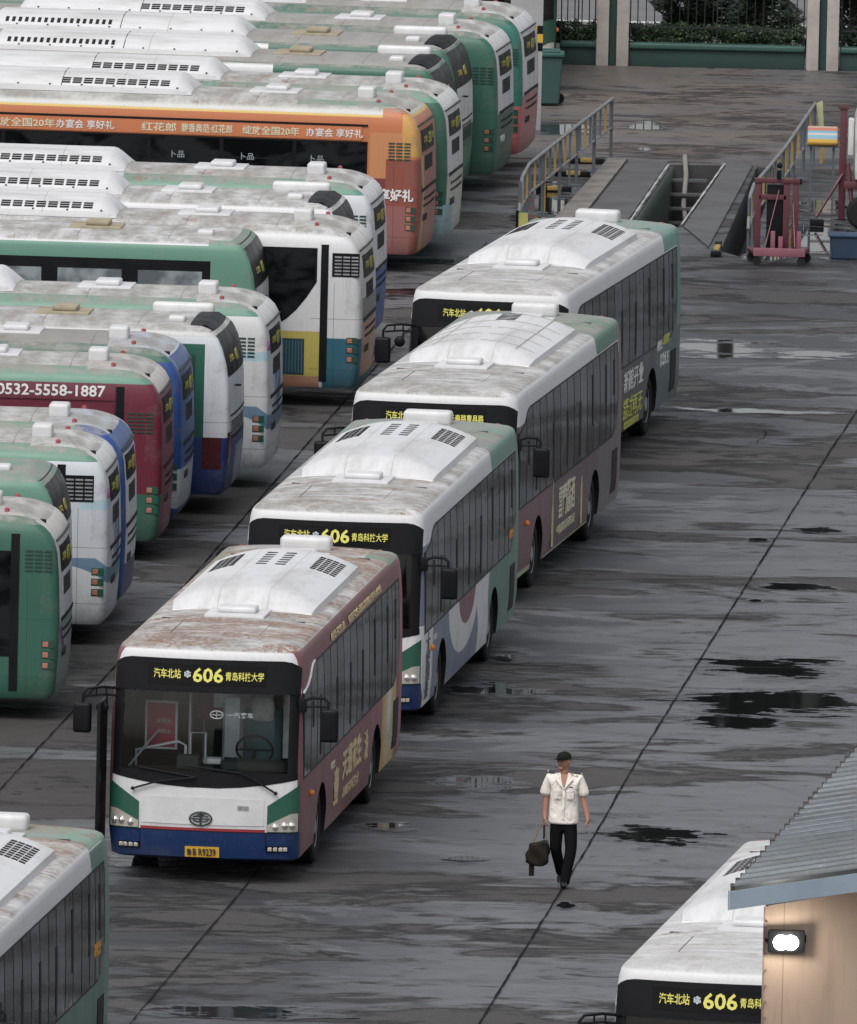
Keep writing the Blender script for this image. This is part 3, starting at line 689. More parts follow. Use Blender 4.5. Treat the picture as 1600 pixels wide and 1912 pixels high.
# ------------------------------------------------------------------ parked buses, rear towards the lane
def parked_bus(t, kind, M_body, cfg):
    k = kind; obj('body', body_mesh(k), M_body, t)
    z0, z1, xe = cfg.get('win', (1.2, 2.3, -4.95)); xe -= .14; rd = cfg.get('curve', 0)
    def lo(x): return z0 + (max(0, (xe+rd-x)/rd)**2.2*.8 if rd else 0)
    band = obj('window_band', side_patch(k, frange(5.3, xe+max(rd, .2), 8)+frange(xe+max(rd, .2)-.05, xe, 6), lo, z1, .004), M_blk, t)
    pal = cfg.get('pale')
    n = 8; st = (5.2-xe)/n
    for i in range(n):
        a = 5.2-i*st; b = a-st
        if pal:
            def rp(a=a, b=b):
                return side_patch(k, frange(a-.13, b+.13, 2), z0+.1, z1-.17, .009, 3)
            obj('window_pane', rp(), M_glass_pale, band)
        else:
            obj('window_pane', side_patch(k, frange(a-.035, b+.035, 4), lambda x: lo(x)+.03, z1-.03, .009, 4), M_glass_side, band)
            if i % 2 == 0 and not rd: obj('window_rail', side_patch(k, [a-.05, b+.05], z1-.36, z1-.33, .013, 1), M_blk, band)
    if cfg.get('pillar'):
        x = cfg['pillar'] - .14; obj('black_pillar', side_patch(k, [x+.06, x-.06], .42, 2.62, .012, 8), M_blk, t)
    for x in ARCH[k]:
        for s in (1, -1): wheel(t, x, s)
    roof_gear(t, k, cfg.get('ac', 'long'), cfg.get('hatch'), cfg.get('blister'), cfg.get('acx', (-1.75, 2.75)))
    # quarter louvre high on the side
    if cfg.get('louvre'):
        x0, zc, back = cfg['louvre']; x0 -= .14
        if back: obj('louvre_frame', side_patch(k, [x0+.02, x0-.42], zc-.19, zc+.19, .006, 2), M_blk, t)
        def lv():
            bm = bmesh.new()
            for c in range(3):
                for r_ in range(6): bm.from_mesh(side_patch(k, [x0-.02-c*.135, x0-.13-c*.135], zc-.16+r_*.055, zc-.16+r_*.055+.024, .011, 1))
            return tomesh('l', bm, 0)
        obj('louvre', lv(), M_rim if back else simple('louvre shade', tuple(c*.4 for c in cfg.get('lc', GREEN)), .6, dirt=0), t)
    if cfg.get('radiator'):
        x0, x1, za, zb, mm = cfg['radiator']; x0 -= .14; x1 -= .14
        r_ = obj('radiator_grille', side_patch(k, [x0, x1], za, zb, .005, 3), simple('grille '+str(mm), tuple(c*.35 for c in mm), .6, dirt=0), t)
        def rs():
            bm = bmesh.new(); nn = int((x0-x1)/.05)
            for i in range(nn):
                x = x0-.02-i*.05
                bm.from_mesh(side_patch(k, [x, x-.022], za+.03, zb-.03, .018, 2))
            return tomesh('l', bm, 0)
        obj('grille_slats', rs(), simple('slats '+str(mm), mm, .5, dirt=.2), r_)
    rx = lambda y, z, o_=.01: (endx(k, -1, y, z)-o_, y, z)
    if k == 'round':
        def lr():
            bm = bmesh.new()
            for i in range(3): bm.from_mesh(side_patch(k, [-5.53, -5.62, -5.71], .735+i*.15, .84+i*.15, .004, 1))
            return tomesh('l', bm, 0)
        tl = obj('tail_light_recess', cached('tlr', lr), simple('recess green', (.015, .05, .035), .6, dirt=.2) if not cfg.get('rec') else cfg['rec'], t)
        def li():
            bm = bmesh.new()
            for i in range(3):
                x = -5.585; bx(bm, x-.04, x+.04, 1.22, 1.262, .75+i*.15, .825+i*.15, .008)
            return tomesh('l', bm, 0)
        obj('tail_light', cached('tli', li), simple('orange pink lens', (.40, .16, .11), .35, dirt=.4, dscale=12), tl)
        def slot():
            bm = bmesh.new()
            bm.from_mesh(end_patch(k, -1, frange(-.95, .95, 12), lambda y: 1.40-.03*(y*y), lambda y: 1.455-.03*(y*y), .012, 1))
            for z in (1.10, 1.22):
                for i in range(8):
                    y = -.8+i*.2; bm.from_mesh(end_patch(k, -1, [y, y+.13], z, z+.045, .006, 1))
            return tomesh('s', bm, 0)
        obj('engine_vents', cached('rvent', slot), M_gap, t)
        def lou():
            bm = bmesh.new()
            for i in range(14): bm.from_mesh(end_patch(k, -1, [-.30+i*.07, -.27+i*.07], 1.72, 1.97, .006, 1))
            return tomesh('s', bm, 0)
        obj('rear_louvre', cached('rlou', lou), M_cab, t)
        dd = obj('destination_display', cached('rdisp', lambda: end_patch(k, -1, frange(-.62, .85, 6), 2.06, 2.42, .010, 3)), M_blk, t)
        def sp():
            bm = bmesh.new(); P = [(endx(k, -1, y, 2.52)-.02, y, 2.53-.02*y*y) for y in frange(-1.0, 1.0, 12)]; tube(bm, P, .016, 6); return tomesh('s', bm, 0)
        obj('hatch_lip', cached('lipr', sp), M_cab, t)
        text('route_number', cfg.get('num', '608'), .20, rx(.0, 2.24, .016), 'rear', M_ledr, dd, width=.36, bold=.03, kind=k)
        text('route_text', '汽车北站', .11, rx(.50, 2.25, .016), 'rear', M_ledr, dd, width=.36, bold=.01, kind=k)
        text('route_text', '青岛火车', .11, rx(-.42, 2.25, .016), 'rear', M_ledr, dd, width=.26, bold=.01, kind=k)
        text('number_mark', cfg.get('mark', 'K021'), .12, rx(.55, .92, .008), 'rear', cfg.get('markm', M_dlet), t, width=.42, bold=.01, kind=k)
        def ant():
            bm = bmesh.new(); tube(bm, [(-5.3, .75, 2.70), (-5.42, .78, 2.76)], .02, 6); bx(bm, -5.52, -5.40, .72, .80, 2.70, 2.78, .02); return tomesh('a', bm, 0)
        obj('rear_camera', cached('rcam', ant), M_blk, t)
    else:
        vz = obj('rear_visor_glass', cached('vis', lambda: end_patch(k, -1, frange(-1.14, 1.14, 14), 2.12, lambda y: 2.81, .008, 8)), simple('visor glass', (.008, .009, .010), .35, spec=.15, dirt=.05), t)
        def vtop():
            bm = bmesh.new(); prev = None; ys = frange(-.98, .98, 8)
            rows = [[bm.verts.new((x, y, roof_z(k, y)+.012)) for y in ys] for x in (-5.38, -5.26, -5.14)]
            rows.insert(0, [bm.verts.new((endx(k, -1, y, 2.80)-.006, y, 2.81)) for y in ys])
            for A, Bq in zip(rows, rows[1:]):
                for i in range(8): bm.faces.new((A[i], A[i+1], Bq[i+1], Bq[i]))
            return tomesh('v', bm, 40)
        if not cfg.get('notop'): obj('visor_top', cached('vtop', vtop), M_blk, vz)
        text('route_number', cfg.get('num', '608'), .18, rx(.0, 2.36, .016), 'rear', M_ledr, vz, width=.3, bold=.03, kind=k)
        text('route_text', '汽车北', .10, rx(.6, 2.36, .016), 'rear', M_ledr, vz, width=.4, bold=.01, kind=k)
        def tl():
            bm = bmesh.new(); bm.from_mesh(side_patch(k, [-5.38, -5.53, -5.68], .72, 1.20, .006, 3)); return tomesh('t', bm, 30)
        def tl2(): return end_patch(k, -1, [1.0, 1.08, 1.14, 1.19, 1.22], .78, 1.28, .008, 3)
        obj('tail_light', cached('vtl', tl), simple('dark red lens', (.075, .012, .016), .15, dirt=.3, dscale=8), t)
        obj('tail_light', cached('vtl2', tl2), simple('dark red lens', (.075, .012, .016), .15, dirt=.3, dscale=8), t)
        def vent():
            bm = bmesh.new()
            for z in frange(1.15, 1.40, 6): bm.from_mesh(end_patch(k, -1, frange(-.7, .95, 6), z, z+.022, .006, 1))
            bm.from_mesh(end_patch(k, -1, frange(-.9, 1.0, 8), 1.50, 1.53, .006, 1))
            return tomesh('s', bm, 0)
        obj('engine_vents', cached('vvent', vent), M_gap, t)
        def hd():
            bm = bmesh.new(); bx(bm, -5.90, -5.82, .55, .62, 1.93, 1.96, .01); tube(bm, [(-5.8, .6, 1.95), (-5.88, .6, 1.95)], .01, 5); return tomesh('h', bm, 0)
        obj('hatch_handle', cached('vhd', hd), M_blk, t)
# ================================================================== GROUND
def ground_mat(name, base=(.098, .099, .104), wet=1., warm=0):
    m, nt, bs = new_mat(name)
    v, X, Y, Z = objco(nt)
    a1 = noise(v, .17, 6, .62, (.5, 1, 1), .35); a2 = noise(v, .60, 8, .64, (.55, 1, 1, .04), .5); a3 = noise(v, 1.9, 7, .7, (.5, 1, 1, -.04), .4)
    w3 = noise(v, .09, 3, .5, (.5, 1, 1)); fine = noise(v, 26, 5, .75); mid = noise(v, 6, 6, .72, (.7, 1, 1)); peb = noise(v, 70, 3, .8)
    lv = a1 * .55 + a2 * .45 + X * .004                       # where a thin film of water lies
    film = lv.smooth(.485, .525); rough_ = 1 - film
    dry = mix(w3.smooth(.38, .62), (.064, .060, .058), (.092, .086, .083))
    dry = mix(mid.smooth(.35, .72) * .55, dry, (.052, .050, .050))
    dry = mix(fine.smooth(.42, .68) * .50, dry, (.040, .038, .038))
    dry = mix(peb.smooth(.55, .66) * .35, dry, (.22, .21, .20)); dry = mix(peb.smooth(.38, .46).inv() * .35, dry, (.03, .03, .03))
    sheen_col = mix(a3.smooth(.40, .62) * .55, (.122, .127, .137), (.080, .084, .091))  # sky sheen on the wet film, painted into its base colour
    sheen_col = mix(fine.smooth(.5, .75) * .22, sheen_col, (.06, .06, .062))
    col = mix(film, dry, sheen_col)
    # slab by slab tone
    cell = nt.nodes.new('ShaderNodeTexWhiteNoise'); cell.noise_dimensions = '2D'; cb = nt.nodes.new('ShaderNodeCombineXYZ')
    nt.links.new(((X + Y*-.117) * .34).op('FLOOR').v, cb.inputs[0]); nt.links.new((Y * .22).op('FLOOR').v, cb.inputs[1]); nt.links.new(cb.outputs[0], cell.inputs[0])
    col = mix(E(cell.outputs[0]) * .32, col, (.070, .070, .073))
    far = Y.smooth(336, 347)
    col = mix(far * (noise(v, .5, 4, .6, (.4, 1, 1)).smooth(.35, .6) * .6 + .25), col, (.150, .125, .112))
    tide = lv.smooth(.462, .480) * (1 - lv.smooth(.486, .497)); col = mix(tide * .75, col, (.026, .026, .028))
    tide2 = lv.smooth(.545, .550) * (1 - lv.smooth(.553, .565)); col = mix(tide2 * .35, col, (.045, .045, .048))
    streak = a3.smooth(.585, .605) * a2.smooth(.44, .52); col = mix(streak * .78, col, (.022, .022, .024))
    lane = 1 - (X - Y*.115 + 30.6).abs().smooth(1.0, 4.2); soak = lane * a2.smooth(.47, .52); col = mix(soak * .7, col, (.020, .020, .022))
    speck = noise(v, 3.4, 2, .5).smooth(.705, .72); col = mix(speck * .8, col, (.012, .012, .012))
    oil = noise(v, 1.7, 4, .6, (.6, 1, 1), .6).smooth(.66, .675); col = mix(oil * .8, col, (.010, .010, .011))
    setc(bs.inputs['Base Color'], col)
    setc(bs.inputs['Roughness'], rough_ * .28 + .40 + fine * .1)
    setc(bs.inputs['Specular IOR Level'], film * .16 + .12)
    bump(bs, (fine * .8 + mid * .5) * (rough_ * .8 + .2), .45, .015)
    return m
M_gr = ground_mat('damp worn concrete')
PIT1 = [(4.27, 330.6), (5.17, 341.7), (4.25, 341.6), (3.42, 330.6)]
PIT2 = [(4.95, 326.6), (5.42, 325.4), (6.16, 341.4), (5.80, 341.5)]
def flat(name, outer, holes, z, m, label=None, kind='structure', grid=False):
    vs = [Vector(p) for p in outer]; es = [(i, (i+1) % len(outer)) for i in range(len(outer))]
    for h in holes:
        b = len(vs); vs += [Vector(p) for p in h]; es += [(b+i, b+(i+1) % len(h)) for i in range(len(h))]
    V, Ed, F, *_ = delaunay_2d_cdt(vs, es, [], 1, 1e-5)
    def inside(p, poly):
        c = False
        for i in range(len(poly)):
            a, b = poly[i], poly[i-1]
            if (a[1] > p[1]) != (b[1] > p[1]) and p[0] < (b[0]-a[0])*(p[1]-a[1])/(b[1]-a[1])+a[0]: c = not c
        return c
    bm = bmesh.new(); vv = [bm.verts.new((p[0], p[1], z)) for p in V]
    for f in F:
        cx = sum(V[i][0] for i in f)/len(f); cy = sum(V[i][1] for i in f)/len(f)
        if any(inside((cx, cy), h) for h in holes): continue
        fc = bm.faces.new([vv[i] for i in f])
        if fc.normal.z < 0: fc.normal_flip()
    bm.normal_update()
    for f in bm.faces:
        if f.normal.z < 0: f.normal_flip()
    me = bpy.data.meshes.new(name); bm.to_mesh(me); bm.free(); o = obj(name, me, m)
    if kind: o['kind'] = kind
    if label: o['label'] = label
    return o
flat('ground', [(-900, 60), (900, 60), (900, 3000), (-900, 3000)], [PIT1, PIT2], 0, M_gr, 'damp grey concrete yard with dark wet streaks')
# the inspection pits sunk in the yard
M_conc = simple('pit concrete', (.05, .052, .052), .7, dirt=.8, dscale=2)
for pit, d, lab in ((PIT1, 1.2, 'deep inspection pit beside the leaning inner railing'), (PIT2, .9, 'narrow dark inspection trench in front of the right railing')):
    bm = bmesh.new(); T = [bm.verts.new((x, y, -.001)) for x, y in pit]; D = [bm.verts.new((x, y, -d)) for x, y in pit]
    for i in range(4): bm.faces.new((T[i], T[(i+1) % 4], D[(i+1) % 4], D[i]))
    bm.faces.new(D); o = obj('inspection_pit', tomesh('pit', bm, 0), M_conc); o['kind'] = 'structure'; o['label'] = lab
t = thing('pit_steps', 'steel ladder steps inside the far end of the deep inspection pit', 'steps', (4.55, 340.6, -1.2))
bm = bmesh.new()
for i in range(4): bx(bm, -.35, .35, -.30-i*.28+.8, -.05-i*.28+.8, .25+.23*(3-i), .29+.23*(3-i))
obj('treads', tomesh('tr', bm, 0), simple('step steel', (.10, .11, .11), .5, .2), t)
bm = bmesh.new(); tube(bm, [(.0, 1.6, .15), (.0, 1.0, .15), (.02, .6, -.1), (-.02, .2, -.6), (.04, -.6, -.95), (.0, -3, -1.05)], .045, 8)
o = obj('hose', tomesh('hose', bm, 40), simple('grey hose', (.22, .21, .19), .6), None, (4.50, 340.6, -.05)); tag(o, 'thick grey hose hanging into the deep inspection pit', 'hose')
# slabs of the service bay
M_strip = simple('pale worn concrete strip', (.22, .205, .19), .6, dirt=.9, dscale=1.6)
M_plate = simple('grey bay slab', (.095, .095, .098), .5, dirt=.7, dscale=.9)
M_rubb = simple('dark broken concrete', (.05, .05, .05), .7, dirt=.8, dscale=4)
def slab(name, q, z0, z1, m, lab):
    bm = bmesh.new(); prism(bm, q, z0, z1, 'z'); o = obj(name, tomesh(name, bm, 0), m); o['kind'] = 'structure'; o['label'] = lab; return o
slab('kerb_strip', [(2.1, 331.2), (2.55, 331.2), (3.46, 342.1), (3.12, 342.1)], .004, .055, M_strip, 'pale worn concrete strip beside the left railing')
slab('bay_slab', [(2.60, 331.2), (3.36, 331.0), (4.20, 341.9), (3.50, 342.1)], .004, .035, M_plate, 'grey slab between the pale strip and the inspection pit')
slab('bay_slab', [(4.36, 330.4), (4.75, 327.0), (5.72, 341.5), (5.26, 341.6)], .004, .035, M_plate, 'grey slab between the two inspection pits')
# expansion joints
M_joint = simple('tarred joint', (.006, .006, .007), .8, dirt=0, spec=.1); M_jfine = simple('fine joint', (.035, .035, .037), .8, dirt=.6, spec=.1)
def strip(name, pts, wd, z, m, lab, jit=.0):
    bm = bmesh.new(); P = []
    rnd = random.Random(len(pts)+int(pts[0][1]*10))
    for (a, b) in zip(pts, pts[1:]):
        n = max(2, int((Vector(b)-Vector(a)).length/.35)); P += [Vector(a).lerp(Vector(b), k/n) for k in range(n)]
    P.append(Vector(pts[-1])); L, Rr = [], []
    for i, p in enumerate(P):
        d = (P[min(i+1, len(P)-1)]-P[max(i-1, 0)]).normalized(); nn = Vector((-d.y, d.x)); p = p + nn*rnd.uniform(-jit, jit)*.5; w_ = wd*(.35+.9*rnd.random())/2
        L.append(bm.verts.new((*(p-nn*w_), z))); Rr.append(bm.verts.new((*(p+nn*w_), z)))
    for i in range(len(P)-1): bm.faces.new((L[i], Rr[i], Rr[i+1], L[i+1]))
    for f in bm.faces:
        f.normal_update()
        if f.normal.z < 0: f.normal_flip()
    me = bpy.data.meshes.new(name); bm.to_mesh(me); bm.free(); o = obj(name, me, m); o['kind'] = 'structure'; o['label'] = lab
strip('ground_joint', [(-.4, 219.5), (.81, 233.1), (2.32, 250.5), (2.95, 258.3), (6.19, 295.1), (6.9, 302.8), (8, 315)], .026, .020, M_joint, 'long dark expansion joint running past the walking man', .012)
strip('ground_joint', [(-8.3, 225), (-5.7, 253.7), (-4.4, 267.3), (-1.73, 297.9), (.9, 327)], .026, .020, M_joint, 'long dark expansion joint between the parked buses and the queue', .012)
strip('ground_joint', [(-4.2, 225), (-3.39, 233.6), (-2.29, 244.5), (-1.0, 258)], .020, .020, M_joint, 'thin expansion joint in front of the leading bus', .01)
for y in (236.5, 239.6, 243.2, 247.4, 252.6, 257.9, 263.0, 268.6, 275.0, 282.0, 290.0, 299.0):
    strip('ground_joint', [(-6.5, y-.4), (8.5, y+.35)], .03, .0195, M_jfine, 'fine cross joint in the yard concrete', .012)
for pts in ([(3.9, 287.5), (4.6, 287.2), (5.4, 288.4), (6.1, 288.2)], [(1.9, 272.6), (2.7, 272.0), (3.3, 272.9)], [(4.6, 256.2), (5.0, 255.4), (5.9, 255.9)], [(-1.6, 237.9), (-.6, 238.5), (.3, 238.2)], [(4.3, 296.0), (5.2, 297.2), (5.3, 299.0), (6.6, 299.6)], [(2.5, 315), (3.6, 314), (4.2, 316), (5.6, 315.4)], [(-3.0, 262), (-2.5, 264), (-2.4, 267)]):
    strip('ground_crack', pts, .018, .0165, M_joint, 'ragged crack in the yard concrete', .10)
# puddles
def puddle_mat():
    m = bpy.data.materials.new('standing water'); m.use_nodes = True; nt = m.node_tree; E.nt = nt; bs = nt.nodes['Principled BSDF']; out = nt.nodes['Material Output']
    ge = nt.nodes.new('ShaderNodeNewGeometry'); tc = nt.nodes.new('ShaderNodeTexCoord'); sp = nt.nodes.new('ShaderNodeSeparateXYZ'); nt.links.new(tc.outputs['Object'], sp.inputs[0])
    X, Y = E(sp.outputs[0]), E(sp.outputs[1]); r = (X*X + Y*Y).op('SQRT')
    v = ge.outputs['Position']; n = noise(v, 1.5, 9, .66, (.55, 1, 1), .25); f = r*.62 + (n-.5)*1.9
    wm = 1 - f.smooth(.315, .328); dm = (1 - f.smooth(.42, .52)) * (1 - r.smooth(.8, .97)); rim = (r < .985)
    setc(bs.inputs['Base Color'], (.010, .010, .011)); bs.inputs['Roughness'].default_value = .035; bs.inputs['IOR'].default_value = 1.33
    bump(bs, noise(v, 7, 2, .5), .015, .01)
    t1 = nt.nodes.new('ShaderNodeBsdfTransparent'); b2 = nt.nodes.new('ShaderNodeBsdfPrincipled'); setc(b2.inputs['Base Color'], (.122, .127, .137)); b2.inputs['Roughness'].default_value = .42; b2.inputs['Specular IOR Level'].default_value = .28  # pale halo: sheen of the wet margin painted as a lighter colour
    m1 = nt.nodes.new('ShaderNodeMixShader'); nt.links.new((dm*.6).v, m1.inputs[0]); nt.links.new(t1.outputs[0], m1.inputs[1]); nt.links.new(b2.outputs[0], m1.inputs[2])
    mx = nt.nodes.new('ShaderNodeMixShader'); nt.links.new((wm*rim).v, mx.inputs[0]); nt.links.new(m1.outputs[0], mx.inputs[1]); nt.links.new(bs.outputs[0], mx.inputs[2]); nt.links.new(mx.outputs[0], out.inputs[0])
    return m
M_pud = puddle_mat(); PUDM = None
def pool(cx, cy, rx, ry, z):
    global PUDM
    if PUDM is None:
        bm = bmesh.new(); c = bm.verts.new((0, 0, 0)); V = [bm.verts.new((math.cos(2*PI*k/40), math.sin(2*PI*k/40), 0)) for k in range(40)]
        for k in range(40): bm.faces.new((c, V[k], V[(k+1) % 40]))
        PUDM = bpy.data.meshes.new('puddle'); bm.to_mesh(PUDM); bm.free()
    o = obj('puddle', PUDM, M_pud, None, (cx, cy, z)); o.scale = (rx, ry, 1); o['kind'] = 'structure'
PUD = [(4.9, 264.9, 1.15, 1.25, 1, 1), (4.85, 268.9, .85, .95, 2, 1), (4.4, 262.55, .62, .6, 3, 1), (3.15, 250.5, .72, .72, 4, 1), (.75, 255.5, .5, .6, 5, 1), (.85, 265.5, .68, .6, 6, 1), (5.42, 278.5, .5, .4, 7, 1),
  (4.8, 310.9, .95, 1.1, 8, 0), (6.4, 310.4, .8, .55, 9, 0), (2.3, 347.8, .62, .9, 10, 0), (3.85, 348.5, .35, .7, 11, 0), (6.75, 329.2, .75, 2.6, 12, 0), (1.98, 334.0, .34, 3.2, 13, 0), (3.8, 344.3, .12, .4, 14, 0),
  (1.89, 243.7, .11, .35, 15, 1), (4.84, 276.7, .1, .2, 16, 1), (6.05, 285.7, .35, .3, 17, 1), (1.15, 269.2, .28, .45, 18, 0), (-.45, 250.9, .3, .4, 19, 1), (4.9, 301.7, 1.2, .30, 20, 1),
  (3.0, 302.2, .5, .4, 21, 1), (-2.2, 233.2, .9, .5, 22, 1), (1.3, 229, .8, .35, 23, 1), (5.75, 325.6, .3, .6, 24, 0), (-3.6, 246.9, .45, .5, 25, 1), (.6, 247.9, .22, .18, 26, 1), (5.0, 284.3, .12, .2, 27, 1), (1.6, 331.0, .3, 1.2, 28, 0),
  (6.9, 334.6, .35, 1.1, 29, 0), (.3, 318.5, 1.2, .7, 30, 1), (.1, 324.0, .7, .6, 31, 1)]
for i, (x, y, rx, ry, sd, k) in enumerate(PUD):
    pool(x, y, rx*1.75, ry*1.75, .005+.0004*i)
# ================================================================== FENCE AND STREET
M_pink = simple('beige painted pillar', (.46, .41, .38), .75, dirt=.45, dscale=2)
M_fg = simple('dark green painted wall', (.016, .050, .043), .6, dirt=.45, dscale=1.5)
M_fgt = simple('green wall coping', (.030, .085, .068), .5, dirt=.4)
M_iron = simple('black iron railing', (.012, .014, .015), .5, dirt=0)
FY = 360.65
def fence_run(x0, x1, lab):
    t = thing('fence_panel', lab, 'fence', ((x0+x1)/2, FY, 0), 0, 'green wall panels with iron bars')
    w_ = (x1-x0)/2
    bm = bmesh.new(); bx(bm, -w_, w_, -.10, .12, 0, .335, .01); obj('low_wall', tomesh('lw', bm, 30), M_fg, t)
    bm = bmesh.new(); bx(bm, -w_, w_, -.17, .18, .337, .45, .035, 3); obj('coping', tomesh('cp', bm, 40), M_fgt, t)
    bm = bmesh.new(); n = int((x1-x0)/.168)
    for i in range(1, n+1):
        x = -w_+(x1-x0)*i/(n+1); tube(bm, [(x, .0, .62), (x, 0, 2.6)], .011, 6)
    obj('iron_bars', tomesh('ib', bm, 40), M_iron, t)
    bm = bmesh.new(); 
    for z in (.74, 2.3): bx(bm, -w_, w_, -.015, .015, z, z+.03)
    for x in (-w_+.02, w_-.02, 0): bx(bm, x-.012, x+.012, -.012, .012, .45, 2.6)
    obj('cross_rail', tomesh('cr', bm, 0), M_iron, t)
for x0, x1, lab in ((2.3, 2.99, 'short green wall panel with iron bars left of the first pillar pair'), (3.62, 6.98, 'long green wall panel with iron bars between the two pillar pairs'), (7.66, 11.0, 'green wall panel with iron bars right of the second pillar pair')): fence_run(x0, x1, lab)
for x, lab in ((3.305, 'left pair of beige pillars joined by a green strip'), (7.32, 'right pair of beige pillars joined by a green strip')):
    t = thing('gate_pillar', lab, 'pillar', (x, FY, 0), 0, 'beige pillar pairs of the fence')
    for s in (-1, 1):
        bm = bmesh.new(); bx(bm, s*.19-.115, s*.19+.115, -.22, .2, 0, 3.0, .012); obj('pillar_post', tomesh('pp', bm, 30), M_pink, t)
    bm = bmesh.new(); bx(bm, -.075, .075, -.10, .1, 0, 3.0); obj('green_infill', tomesh('gi', bm, 0), M_fg, t)
M_road = simple('street asphalt', (.15, .15, .155), .6, dirt=.5, dscale=.4)
flat('street', [(-60, 363.2), (80, 363.2), (80, 379), (-60, 379)], [], .006, M_road, 'pale grey street beyond the fence')
M_lane = simple('lane paint', (.6, .6, .6), .6, dirt=.4)
for yy in (369.5,): flat('lane_marking', [(-10, yy), (30, yy), (30, yy+.35), (-10, yy+.35)], [], .012, M_lane, 'white lane line on the street beyond the fence')
def leaf_mesh(name, n, rx, ry, rz, size, seed, clump=8, flatb=.0):
    r = random.Random(seed); bm = bmesh.new()
    cl = [Vector((r.uniform(-1, 1)*rx, r.uniform(-1, 1)*ry, r.uniform(-1, 1)*rz)) for _ in range(clump)]
    for i in range(n):
        c = r.choice(cl); p = c + Vector((r.gauss(0, 1)*rx, r.gauss(0, 1)*ry, r.gauss(0, 1)*rz))*(1.1/clump**.5)
        a = Vector((r.uniform(-1, 1), r.uniform(-1, 1), r.uniform(-1, 1))).normalized(); b = a.orthogonal().normalized(); s = size*r.uniform(.6, 1.4)
        vs = [bm.verts.new(p + q) for q in (-a*s, b*s*.5, a*s, -b*s*.5)]; bm.faces.new(vs)
    me = bpy.data.meshes.new(name); bm.to_mesh(me); bm.free(); return me
def leafm(name, a, b):
    m, nt, bs = new_mat(name); v, X, Y, Z = objco(nt)
    setc(bs.inputs['Base Color'], mix(noise(v, 3, 3).smooth(.4, .62), a, b)); bs.inputs['Roughness'].default_value = .6; return m
M_hedge = leafm('hedge leaves', (.010, .024, .010), (.032, .065, .020)); M_dark = leafm('dark leaves', (.008, .014, .009), (.018, .032, .017))
for i, (x, w_, lab) in enumerate(((2.65, .45, 'low clipped hedge behind the short wall panel'), (4.15, .6, 'low hedge behind the wall at the left of the long panel'), (5.3, .6, 'low hedge behind the wall at the middle of the long panel'), (6.4, .6, 'low hedge behind the wall at the right of the long panel'), (8.2, .6, 'low hedge behind the wall right of the second pillar pair'))):
    t = thing('hedge', lab, 'hedge', (x, FY+.75, .0), 0, 'hedge plants behind the fence')
    obj('foliage', leaf_mesh('hl', 2600, w_, .28, .18, .035, 20+i, 40), M_hedge, t, (0, 0, .55))
    bm = bmesh.new()
    for k in range(7): tube(bm, [(-w_+k*w_*.33, 0, 0), (-w_+k*w_*.33+.05, .05, .6)], .012, 5)
    obj('stems', tomesh('st', bm, 0), simple('bark', (.04, .033, .028), .9), t)
# low dark conifers whose crowns stand behind the bars
for i, (x, y, hh, lab) in enumerate(((4.75, 363.0, 4.2, 'dark conifer behind the left half of the long panel'), (5.55, 363.5, 4.8, 'widest dark conifer behind the middle of the long panel'), (6.2, 362.9, 4.0, 'dark conifer next to the right pillar pair'), (7.95, 363.3, 4.4, 'dark conifer right of the second pillar pair'))):
    t = thing('conifer', lab, 'tree', (x, y, 0), 0, 'dark conifers behind the fence')
    bm = bmesh.new(); tube(bm, [(0, 0, 0), (.03, 0, 1.5), (0, .05, hh)], [.10, .07, .02], 8)
    r = random.Random(i)
    for k in range(14):
        z = .7+k*(hh-.9)/14; a = r.uniform(0, 6.3); l = .55*(1-z/hh)+.15; tube(bm, [(0, 0, z), (l*math.cos(a), l*math.sin(a), z+.12)], [.02, .006], 5)
    obj('trunk', tomesh('tk', bm, 40), simple('bark', (.04, .033, .028), .9), t)
    bm = bmesh.new()
    for q in range(8000):
        z = .35+(hh-.35)*r.random()**1.2; rad = (.62*(1-z/hh)+.12)*r.random()**.5*(1+.35*math.sin(7*z+i)); a = r.uniform(0, 6.3)
        p = Vector((rad*math.cos(a), rad*math.sin(a), z)); d = Vector((math.cos(a), math.sin(a), r.uniform(-.4, .6))).normalized(); s = r.uniform(.04, .10); b = d.orthogonal().normalized()
        bm.faces.new([bm.verts.new(p+o_) for o_ in (-d*s, b*s*.35, d*s, -b*s*.35)])
    me = bpy.data.meshes.new('cr'); bm.to_mesh(me); bm.free(); obj('crown', me, M_dark, t)
